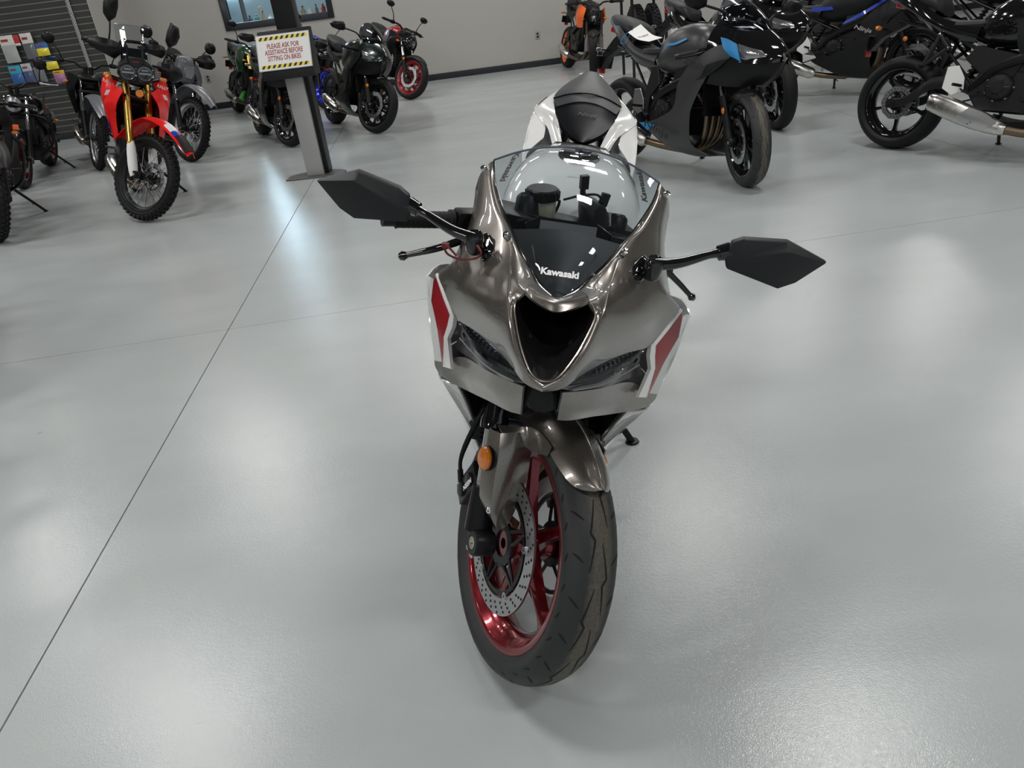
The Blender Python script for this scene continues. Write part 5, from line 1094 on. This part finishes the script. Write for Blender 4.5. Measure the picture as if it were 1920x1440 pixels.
lb = text_mb('Ninja', .026, shear=.3, width=.06); place(lb, V((-.60, .005, 1.0165)), V((0, 1, 0)), V((-.9, 0, .36)), .001); lb.build('embossed_lettering', mat('emboss', (.02, .022, .03), .3), ps)
mb = MB(); mb.tube([(-.693, -.112, 1.040), (-.705, -.06, 1.058), (-.710, 0, 1.0655), (-.705, .06, 1.058), (-.693, .112, 1.040)], .0022, 6, sm=5); mb.build('seat_seam', K['seatd'], ps)
for s_ in (-1, 1):
    rows = [[(-.90, .050, 1.080), (-.75, .108, 1.048), (-.64, .100, 1.012), (-.55, .079, .990), (-.42, .058, .962)], [(-.88, .062, 1.070), (-.73, .130, 1.038), (-.64, .130, 1.012), (-.52, .100, .994), (-.40, .075, .965)], [(-.86, .068, 1.055), (-.70, .150, 1.022), (-.605, .163, 1.010), (-.50, .112, .985), (-.40, .085, .955)]]
    mb = MB(); mb.surf(sy(rows, s_), 4, 4, thick=.004 * s_); mb.build('tail_upper_panel', K['white'], hero)
    rows = [[(-.86, .068, 1.055), (-.70, .150, 1.020), (-.603, .163, 1.008), (-.52, .120, .985), (-.46, .115, .960)], [(-.82, .06, .99), (-.68, .150, .975), (-.55, .170, .985), (-.46, .160, .955), (-.38, .150, .93)], [(-.80, .05, .93), (-.62, .12, .90), (-.48, .165, .95), (-.38, .168, .93), (-.30, .155, .90)], [(-.76, .04, .88), (-.56, .10, .84), (-.42, .160, .90), (-.33, .168, .88), (-.24, .15, .85)]]
    mb = MB(); mb.surf(sy(rows, s_), 4, 4, thick=.004 * s_); mb.build('tail_side_panel', K['white'], hero)
    mb = MB(); mb.surf(sy([[(-.735, .134, 1.037), (-.65, .160, 1.018)], [(-.730, .140, 1.033), (-.648, .165, 1.013)]], s_), 3, 3, thick=.002 * s_); mb.build('tail_slot', K['black'], hero)
mb = MB(); mb.prism([(-.92, 1.08), (-.99, 1.10), (-1.06, 1.06), (-1.10, .92), (-1.07, .90), (-1.0, 1.0), (-.90, 1.02)], -.035, .035, inset=.006); mb.build('rear_fender', K['dark'], hero)
both(lambda mb, s_: [mb.cyl((-.965 - k * .015, s_ * .012, 1.100 - k * .004), (-.965 - k * .015, s_ * .040, 1.090 - k * .004), .0055, n=10) for k in range(3)], 'tail_light_strip', K['chrome'])
# mechanical core
add_engine(hero, c=(.06, 0, .44), s=.80); add_radiator(hero, x=.36, z0=.40, z1=.70, hw=.155)
add_swingarm(hero, -.75, .312, piv=(-.20, 0, .43), m=K['black'])
make_wheel(hero, 'rear_wheel', Matrix.Translation((-.75, 0, .312)), .312, .17, .226, .13, 5, K['rimred'], .11, (-1,), sprocket=True)
for s_ in (-1, 1):
    mb = MB(); mb.tube([(.30, s_ * .05, .86), (.18, s_ * .14, .72), (-.08, s_ * .15, .60), (-.22, s_ * .12, .43)], .03, 8, sm=5); mb.tube([(-.08, s_ * .12, .66), (-.45, s_ * .08, .86), (-.85, s_ * .04, .98)], .013, 8, sm=4); mb.build('frame_side', K['black'], hero)
add_pegs(hero, x=-.26)
mb = MB()
for q in range(4): y = -.09 + .06 * q; mb.tube([(.27, y, .55), (.35, y, .46), (.32, y * .8, .28), (.20, y * .5 - .01, .21), (.0, -.03, .19)], .019, 10, sm=4)
mb.build('exhaust_header', K['bronze'], hero)
mb = MB(); mb.tube([(-.0, -.03, .19), (-.20, -.12, .24), (-.30, -.17, .30), (-.52, -.20, .42)], [.03, .04, .058, .045], 18, sm=3); mb.build('muffler', K['gun'], hero)
# side stand, foot on the floor
mb = MB(); f_ = V((-.224, .316, .0735)); mb.tube([(-.20, .13, .30), f_], [.013, .011], 12); mb.lathe([(0, .006), (.021, .005), (.023, .001), (.021, -.001), (0, -.001)], f_, (0, -.2214, .9752), 20); mb.build('kickstand', K['black'], hero)

# ------------------------------------------------------------------ details of single motorcycles
def lettered(root, txt, p, sgn, size, m, width, tilt=0, **k): return add_side_text(root, txt, p, sgn, size, m, width, tilt, **k)
def tread(root, R=.300, w=.12):
    wo = [c for c in root.children if c.name.startswith('front_wheel')][0]; global tp
    tp = tyre_profile(R + .0003, w + .0006, 121); mb = MB()
    for k in range(11):
        a = 2 * PI * k / 11
        for s_ in (-1, 1):
            o = a + (.285 if s_ > 0 else 0); groove_strip(mb, [(o, s_ * .028), (o + .20, s_ * .012), (o + .245, s_ * .022), (o + .47, s_ * .008)], .0022); groove_strip(mb, [(o + .12, s_ * .052), (o + .06, s_ * .034)], .002)
    mb.build('tread_grooves', MATS['groove_black'], wo, kind='stuff')
def grey_extra(root, S, ax, top, up, fw):
    for s_ in (-1, 1):
        mb = MB(); mb.surf(sy_([[(.550, .212, .905), (.615, .210, .895), (.685, .196, .868)], [(.60, .220, .84), (.66, .210, .825), (.72, .198, .80)], [(.655, .207, .800), (.70, .203, .785), (.742, .196, .768)]], s_), 3, 3, thick=.004 * -s_); mb.build('blue_flash', K['cyan'], root)
        mb = MB(); mb.surf(sy_([[(-.02, .214, .33), (-.10, .212, .335)], [(-.12, .210, .285), (-.24, .200, .33)]], s_), 2, 2, thick=.003 * -s_); mb.build('belly_flash', K['cyan'], root)
        mb = MB(); mb.surf(sy_([[(-.02, .172, .865), (.06, .176, .872), (.16, .165, .90)], [(-.04, .174, .85), (.06, .180, .855), (.17, .170, .89)]], s_), 2, 3, thick=.003 * -s_); mb.build('tank_flash', K['cyan'], root)
        lettered(root, 'ZX-6R', (.412, s_ * .288, .742), s_, .045, K['ink'], .21, 14 * s_ * -1, nrm_y=-.05)
        lettered(root, 'Ninja', (.03, s_ * .243, .300), s_, .085, K['ink'], .30, 12 * s_ * -1, nrm_y=.25)
        mb = MB(); mb.prism([(-.10, .60), (-.20, .50), (-.22, .36), (-.27, .38), (-.26, .56), (-.20, .72), (-.14, .72)], s_ * .135, s_ * .155, inset=.008); mb.build('frame_plate', K['dark'], root)
    mb = MB(); mb.surf([[(-.27, -.155, .875), (-.40, -.165, .89), (-.53, -.16, .935)], [(-.29, -.02, .905), (-.42, -.02, .925), (-.56, -.03, .995)]], 3, 3, thick=.0015)
    tag = mb.build('seat_tag_card', K['paper'], root); mb = MB(); mb.tube([(-.53, -.12, .955), (-.58, -.15, .92), (-.60, -.17, .87), (-.56, -.165, .86), (-.54, -.13, .93)], .0025, 6, sm=4); mb.build('tag_string', K['cyan'], tag)
    lb = text_mb('OVER & ABOVE', .022, width=.11, bold=.0006); place(lb, V((-.42, -.11, .906)), V((.1, 1, .3)), V((-1, 0, .5)), .006); lb.build('tag_print', K['ink'], tag)
    tread(root)
def blue_extra(root, S, ax, top, up, fw):
    for s_ in (-1, 1):
        mb = MB(); mb.surf(sy_([[(.55, .226, .90), (.40, .244, .83), (.20, .246, .72), (.05, .20, .66)], [(.50, .232, .86), (.38, .248, .79), (.20, .247, .685), (.03, .20, .63)]], s_), 3, 3, thick=.004 * -s_); mb.build('blue_stripe', K['blue'], root)
        mb = MB(); mb.surf(sy_([[(-.10, .165, .80), (-.30, .165, .80)], [(-.08, .165, .77), (-.28, .165, .765)]], s_), 3, 3, thick=.003 * -s_); mb.build('blue_stripe', K['blue'], root)
        mb = MB(); mb.surf(sy_([[(.34, .185, .93), (.20, .19, .90)], [(.30, .19, .90), (.12, .19, .84)]], s_), 2, 2, thick=.004 * -s_); mb.build('silver_badge', K['alu'], root)
        lettered(root, 'Ninja', (.24, s_ * .252, .575), s_, .05, K['alu'], .17, 16 * s_ * -1)
def silver_extra(root, S, ax, top, up, fw):
    for s_ in (-1, 1):
        mb = MB(); mb.tube([(-.455, s_ * .13, .745), (-.42, s_ * .135, .70), (-.385, s_ * .135, .665)], .015, 10); mb.tube([(-.455, s_ * .13, .745), (-.50, s_ * .14, .62), (-.53, s_ * .145, .55)], .014, 10); mb.tube([(-.385, s_ * .135, .665), (-.47, s_ * .14, .60), (-.53, s_ * .145, .55)], .013, 10); mb.tube([(-.53, s_ * .14, .55), (-.53, s_ * .21, .555)], .011, 10); h = mb.build('passenger_peg_hanger', K['dark'], root)
        mb = MB()
        for p in ((-.455, .745), (-.385, .665)): mb.lathe([(0, .02), (.010, .018), (.013, .012)], (p[0], s_ * .13, p[1]), (0, s_, 0), 14)
        mb.build('hanger_bolt', K['chrome'], h)
        mb = MB(); mb.surf(sy_([[(.34, .16, .92), (.16, .20, .90), (.02, .18, .80)], [(.36, .20, .74), (.16, .215, .72), (.05, .18, .68)], [(.30, .18, .58), (.18, .19, .58), (.10, .17, .60)]], s_), 4, 4, thick=.004 * -s_); mb.build('side_shroud', K['dark'], root)
        mb = MB(); mb.prism([(.10, .62), (-.20, .68), (-.26, .60), (-.10, .48), (.06, .50)], s_ * .12, s_ * .15, inset=.008); mb.build('side_cover', K['dark'], root)
    mb = MB(); mb.surf([[(-.52, -.08, .60), (-.50, 0, .625), (-.52, .08, .60)], [(-.62, -.085, .655), (-.62, 0, .665), (-.62, .085, .655)], [(-.72, -.08, .655), (-.73, 0, .665), (-.72, .08, .655)]], 4, 4, thick=.004); mb.build('rear_hugger', K['dark'], root)
def rally_extra(root, S, ax, top, up, fw):
    I = Matrix.Identity(4)
    for s_ in (-1, 1):
        c = V((.63, s_ * .060, 1.115)); mb = MB(); mb.lathe([(.052, -.03), (.066, -.02), (.068, .004), (.062, .010), (.054, .006)], c, (1, 0, .05), 32); b = mb.build('headlight', K['blackgl'], root)
        mb = MB(); mb.lathe([(.0001, .0), (.030, -.003), (.053, -.002)], c, (1, 0, .05), 28); mb.build('lens', K['blackgl'], b)
        mb = MB(); mb.lathe([(.046, .002), (.051, .005), (.055, .002)], c, (1, 0, .05), 32); mb.box(c + V((.004, 0, .002)), (.008, .085, .012)); mb.box(c + V((.004, 0, .026)), (.006, .05, .010)); mb.build('led_ring', K['clearlens'], b)
        mb = MB(); mb.tube([(.62, s_ * .05, 1.16), (.56, s_ * .055, 1.25), (.50, s_ * .06, 1.34)], .010, 10, flatk=.6); mb.build('screen_strut', K['black'], root)
        mb = MB(); mb.lathe([(0, .012), (.010, .010), (.013, 0)], (.505, s_ * .062, 1.345), (1, 0, .4), 14); mb.build('screen_knob', K['chrome'], root)
        # long red side panels down to the skid plate
        rows = [[(.42, .115, 1.06), (.44, .18, 1.07), (.36, .235, 1.05), (.22, .215, .98)], [(.46, .165, .97), (.44, .225, .96), (.34, .255, .94), (.20, .23, .90)], [(.42, .215, .86), (.38, .235, .85), (.32, .24, .84), (.26, .22, .82)], [(.37, .205, .74), (.35, .215, .73), (.32, .215, .73), (.29, .205, .73)], [(.34, .165, .60), (.32, .175, .60), (.29, .175, .60), (.26, .165, .62)]]
        mb = MB(); mb.surf(sy_(rows, s_), 4, 4, thick=.004 * -s_); mb.build('side_panel', K['rallyred'], root)
        mb = MB(); mb.surf(sy_([[(.465, .170, .97), (.455, .215, .965)], [(.45, .195, .93), (.445, .232, .925)]], s_), 2, 2, thick=.003 * -s_); mb.build('white_decal', K['wplastic'], root)
        mb = MB(); mb.surf(sy_([[(.378, .222, .74), (.345, .224, .73)], [(.362, .205, .66), (.335, .208, .66)]], s_), 2, 2, thick=.003 * -s_); mb.build('blue_decal', K['blue'], root)
        lb = text_mb('RALLY', .034, bold=.0006, width=.09, shear=.2); place(lb, V((.452, s_ * .195, 1.025)), V((-.25 * s_, 1, -.25 * s_)) if s_ > 0 else V((-.25, 1, -.45)) * 1, V((.2, 0, 1)), .006); lb.build('lettering', K['inkwhite'], root)
        mb = MB(); mb.prism([(.30, .62), (.10, .58), (-.02, .42), (.10, .34), (.28, .36)], s_ * .10, s_ * .145, inset=.01); mb.build('skid_panel', K['dark'], root)
        mb = MB(); mb.surf(sy_([[(.10, .03, .31), (.10, .13, .33)], [(.30, .03, .36), (.28, .12, .38)], [(.38, .02, .50), (.36, .10, .50)]], s_), 3, 3, thick=.005 * s_); mb.build('skid_plate', K['nardo'], root)
        mb = MB(); mb.tube([(.46, s_ * .09, 1.05), (.47, s_ * .17, 1.075)], .010, 8); o = mb.build('signal_stalk', K['black'], root); mb = MB(); mb.lathe([(.0001, -.03), (.013, -.022), (.018, 0), (.013, .02), (.0001, .03)], (.475, s_ * .20, 1.08), (0, 1, 0), 14); mb.build('lens', K['amber'], o)
    mb = MB(); mb.lathe([(.0001, .012), (.026, .010), (.030, 0), (.026, -.012)], V((.60, -.115, .955)), (.8, -.6, 0), 20); mb.build('front_reflector', K['amber'], root, S)
    rings = [[V((dx + (.0 if z < 1.1 else -(z - 1.1) * .25), y * k, 1.1 + (z - 1.1) * k)) for y, z in ((0, 1.03), (.09, 1.04), (.135, 1.10), (.12, 1.18), (.06, 1.23), (-.06, 1.23), (-.12, 1.18), (-.135, 1.10), (-.09, 1.04))] for dx, k in ((.50, .8), (.58, 1), (.615, .97))]
    mb = MB(); mb.loft(rings); mb.build('headlight_nacelle', K['black'], root, bevel=.006)
    rows = [[(.60 - .16 * t - .05 * (abs(y) / .125) ** 2, y * (1.05 - .25 * (1 - t) * .6 - (.25 if t > .95 else 0)), 1.19 + .285 * t - (.02 if t > .95 else 0)) for y in (-.125, -.085, -.04, 0, .04, .085, .125)] for t in (0, .25, .5, .75, .93, 1)]
    mb = MB(); mb.surf(rows, 3, 3, thick=.003); mb.build('windscreen', glass_mat('clear_screen'), root)
    mb = MB(); mb.tube([(.42, -.10, 1.30), (.42, -.07, 1.335), (.42, .07, 1.335), (.42, .10, 1.30)], .013, 10, sm=4); mb.build('instrument_hoop', K['black'], root)
    mb = MB(); mb.box((.44, 0, 1.24), (.04, .19, .10), R=Matrix.Rotation(-.3, 3, 'Y')); mb.build('instrument', K['blackgl'], root, bevel=.006)
    lb = text_mb('HONDA', .016, width=.05); place(lb, V((.605, 0, 1.195)), V((0, 1, 0)), V((-.2, 0, 1)), .006); lb.build('nacelle_lettering', K['inkred'], root)
    # coloured tip of the front fender
    fz = ax.z + .345 + .11
    def fp(x_, a, w_, dz): return V((ax.x - .03 + x_, w_ * a, fz + .02 - (x_ - .02) ** 2 * .95 + dz))
    for nm, m_, x0, x1, a0, a1 in (('white_flash', K['wplastic'], .17, .27, -.9, -.1), ('blue_flash', K['blue'], .26, .31, -.9, -.2), ('dark_tip', K['dark'], .30, .45, -.85, .5)):
        mb = MB(); mb.surf([[fp(x0 + (x1 - x0) * i / 3, a0 + (a1 - a0) * j / 3, .074, .004 - .035 * (a0 + (a1 - a0) * j / 3) ** 2) for j in range(4)] for i in range(4)], 2, 2, thick=.002); mb.build(nm, m_, root, S)
def cruiser_extra(root, S, ax, top, up, fw):
    c = top + V((.13, 0, -.06)); mb = MB(); mb.lathe([(.0001, -.10), (.05, -.09), (.078, -.04), (.085, 0), (.088, .008), (.080, .014)], c, (1, 0, 0), 32); h = mb.build('headlight', K['black'], root, S)
    mb = MB(); mb.lathe([(.0001, .026), (.04, .022), (.080, .010)], c, (1, 0, 0), 32); mb.build('lens', K['clearlens'], h)
    mb = closed_body([(.36, .06, .90, .80), (.26, .165, .93, .72), (.10, .19, .90, .68), (-.06, .14, .80, .66), (-.14, .06, .74, .66)], 3, 16); mb.build('fuel_tank', K['blackgl'], root)
    mb = closed_body([(-.10, .08, .74, .66), (-.22, .15, .69, .62), (-.40, .16, .70, .62), (-.50, .12, .73, .65)], 3, 14); mb.build('seat', K['seat'], root)
    mb = MB(); rows = [[V((-.745 + .36 * math.cos(a), y, .315 + .36 * math.sin(a) - (.03 if abs(y) > .08 else 0))) for y in (-.10, -.06, 0, .06, .10)] for a in [math.radians(40 + 20 * k) for k in range(6)]]; mb.surf(rows, 3, 3, thick=.004); mb.build('rear_fender', K['blackgl'], root)
    fender_front(root, S, ax, .315, .13, K['blackgl'], 30, 140)
    for s_ in (-1, 1):
        mb = MB(); mb.tube([(.33, s_ * .05, .72), (.36, s_ * .20, .70), (.34, s_ * .27, .62), (.28, s_ * .26, .42), (.20, s_ * .12, .26)], .016, 12, sm=5); mb.build('engine_guard', K['black'], root)
        signal(root, (.55, s_ * .12, .80), (0, s_, 0), K['clearlens'], S, L=.05, r=.02)
    mb = MB(); mb.tube([(-.10, -.16, .28), (-.60, -.18, .30)], .042, 16); mb.lathe([(.03, .003), (.042, .004), (.045, -.01)], (-.60, -.18, .30), (-1, 0, .02), 20); mb.build('slash_muffler', K['black'], root)
def left_extra(root, S, ax, top, up, fw):
    for s_ in (-1, 1):
        mb = MB(); mb.tube([(.30, s_ * .06, .82), (.38, s_ * .20, .80), (.34, s_ * .27, .68), (.22, s_ * .24, .42), (.08, s_ * .12, .30)], .014, 12, sm=5); mb.build('crash_bar', K['gun'], root)
    mb = MB(); mb.box((.40, .22, .86), (.04, .10, .04)); mb.build('orange_signal', K['orange'], root, bevel=.008)
def tagged(root, S, ax, top, up, fw):
    o = MB(); o.box((.545, -.115, .935), (.004, .085, .125), R=Matrix.Rotation(-.25, 3, 'Y')); t = o.build('hang_tag_card', K['paper'], root)
    mb = MB(); mb.box((.548, -.115, .99), (.003, .08, .018), R=Matrix.Rotation(-.25, 3, 'Y')); mb.box((.552, -.115, .925), (.003, .075, .05), R=Matrix.Rotation(-.25, 3, 'Y')); mb.build('tag_print', mat('tag_grey', (.18, .18, .18), .6), t)
    mb = MB(); mb.tube([(.53, -.115, 1.0), (.51, -.09, 1.03), (.52, -.14, 1.04), (.53, -.115, 1.0)], .002, 6, sm=4); mb.build('tag_string', K['ink'], t)
def green_extra(root, S, ax, top, up, fw):
    for s_ in (-1, 1):
        mb = MB(); mb.prism([(.30, .36), (.10, .30), (-.05, .24), (.16, .22)], s_ * .10, s_ * .15, inset=.01); mb.build('belly_panel', K['green'], root)
dgreen = mat('dark_green_metallic', (.020, .030, .027), .25, metal=.6, coat=.6)
# ------------------------------------------------------------------ the other motorcycles
make_bike('sport', 'matte grey and black sport motorcycle with sky-blue flashes behind the foreground bike', 1.70, 5.01, -66, steer=-24, lean=9, p=dict(body=K['grey'], nose=K['blackgl'], side=K['grey'], fend=K['dark'], tail=K['grey'], rim=K['blackgl'], wave=False, extra=grey_extra, tyremat=DUSTY, screen=glass_mat('tinted_screen', (.55, .57, .60)), heel=1))
make_bike('sport', 'gloss black sport motorcycle partly hidden behind the matte grey one', 2.52, 6.66, -66, steer=-24, lean=9, p=dict(spokes=10))
make_bike('sport', 'black sport motorcycle with blue stripe standing behind the silver-exhaust bike', 4.15, 7.45, -42, steer=-10, lean=9, p=dict(extra=blue_extra, heel=2, side=K['dark'], nose=K['dark'], body=K['dark']))
make_bike('naked', 'black motorcycle with long silver exhaust, only its rear half in view at right', 3.718, 4.314, -58, lean=9, p=dict(exhaust='side', heel=2, extra=silver_extra, tail_x=-.80, tail_z=.93, pegx=-.26, lamp=''))
make_bike('dual', 'red rally-style dual-sport motorcycle with knobby spoked tyres and gold forks', -2.8, 6.27, -66, steer=38, lean=14.5, p=dict(body=K['rallyred'], tank=K['black'], rim=K['black'], usd=True, fup=K['gold'], flow=K['chrome'], fguard=K['wplastic'], handguard=1, lamp='', extra=rally_extra, shroud=K['rallyred'], mirshape='blade', mirup=.27, mirout=.04, mirw=.11, mirh=.19, forkL=.80))
make_bike('dual', 'grey dual-sport motorcycle behind the red rally bike', -3.25, 8.88, -60, steer=20, lean=13, p=dict(body=K['nardo'], rim=K['alu'], handguard=1, forkL=.66, mirup=.15))
make_bike('dual', 'dark dual-sport motorcycle with grey fender between the cruiser and the red rally bike', -4.39, 9.13, -66, steer=10, p=dict(body=K['nardo'], shroud=K['black'], rim=K['alu'], forkL=.70, lamp='', mirup=.20))
make_bike('naked', 'black naked motorcycle with gold forks against the wall', -4.25, 11.9, -66, steer=25, p=dict(usd=True, fup=K['gold'], mirup=.06, mirout=.16))
make_bike('cruiser', 'black cruiser with round headlight in front of the slatted wall', -4.98, 8.54, -74, steer=0, p=dict(mirshape='round', extra=cruiser_extra, forkL=.66, leverm=K['alu'], rim=K['rimred'], mirup=.18, mirout=.02))
make_bike('dual', 'knobby-tyred motorcycle cut off by the left edge of the frame', -3.96, 6.18, -60, steer=12, p=dict(rim=K['black'], body=K['black'], extra=left_extra, mirrors=0, forkL=.62, lamp=''))
make_bike('naked', 'green-trimmed naked motorcycle with golden forks left of the notice', -3.17, 11.9, -62, steer=25, p=dict(usd=True, fup=K['gold'], body=mat('dark_green', (.012, .05, .02), .25, coat=.6), shroud=mat('dark_green', (.012, .05, .02), .25), extra=green_extra))
make_bike('sport', 'black sport motorcycle half hidden behind the sign pedestal', -2.16, 9.04, -64, steer=20, lean=13, p=dict(body=dgreen, wave=True))
make_bike('naked', 'naked motorcycle with bright blue wheels behind the pedestal', -2.23, 12.05, -64, steer=15, p=dict(rim=K['rimblue'], body=K['blackgl'], tank=K['blue'], shroud=mat('dark_blue_panel', (.012, .02, .06), .35), fup=K['alu'], wave=True))
make_bike('sport', 'dark green metallic sport motorcycle with a hanging white tag right of the pedestal', -1.2, 9.21, -62, steer=22, lean=14, p=dict(body=dgreen, nose=dgreen, side=dgreen, tail=dgreen, extra=tagged, wave=True))
make_bike('naked', 'black and red naked motorcycle with red-rimmed wheels by the back wall', -.97, 11.92, -64, steer=28, lean=14, p=dict(rim=K['red'], body=K['blackgl'], tank=K['red'], mask=K['blackgl'], shroud=K['black'], twin=1))
make_bike('naked', 'black naked motorcycle with orange wheels near the back wall', 1.78, 12.12, -82, steer=-20, p=dict(rim=K['orange'], usd=True, fup=K['black'], shroud=K['orange'], fguard=K['nardo'], body=K['black']))
make_bike('sport', 'black sport motorcycle in the back row behind the blue-striped one', 4.75, 9.25, -46, lean=9, p=dict(mirrors=0))
make_bike('naked', 'black motorcycle behind the silver-exhaust bike at the top right corner', 5.55, 7.15, -50, lean=9, p=dict(body=K['dark']))
make_bike('sport', 'black sport motorcycle just outside the left edge, casting the shadow on the floor there', -2.80, 2.75, -75, lean=9)
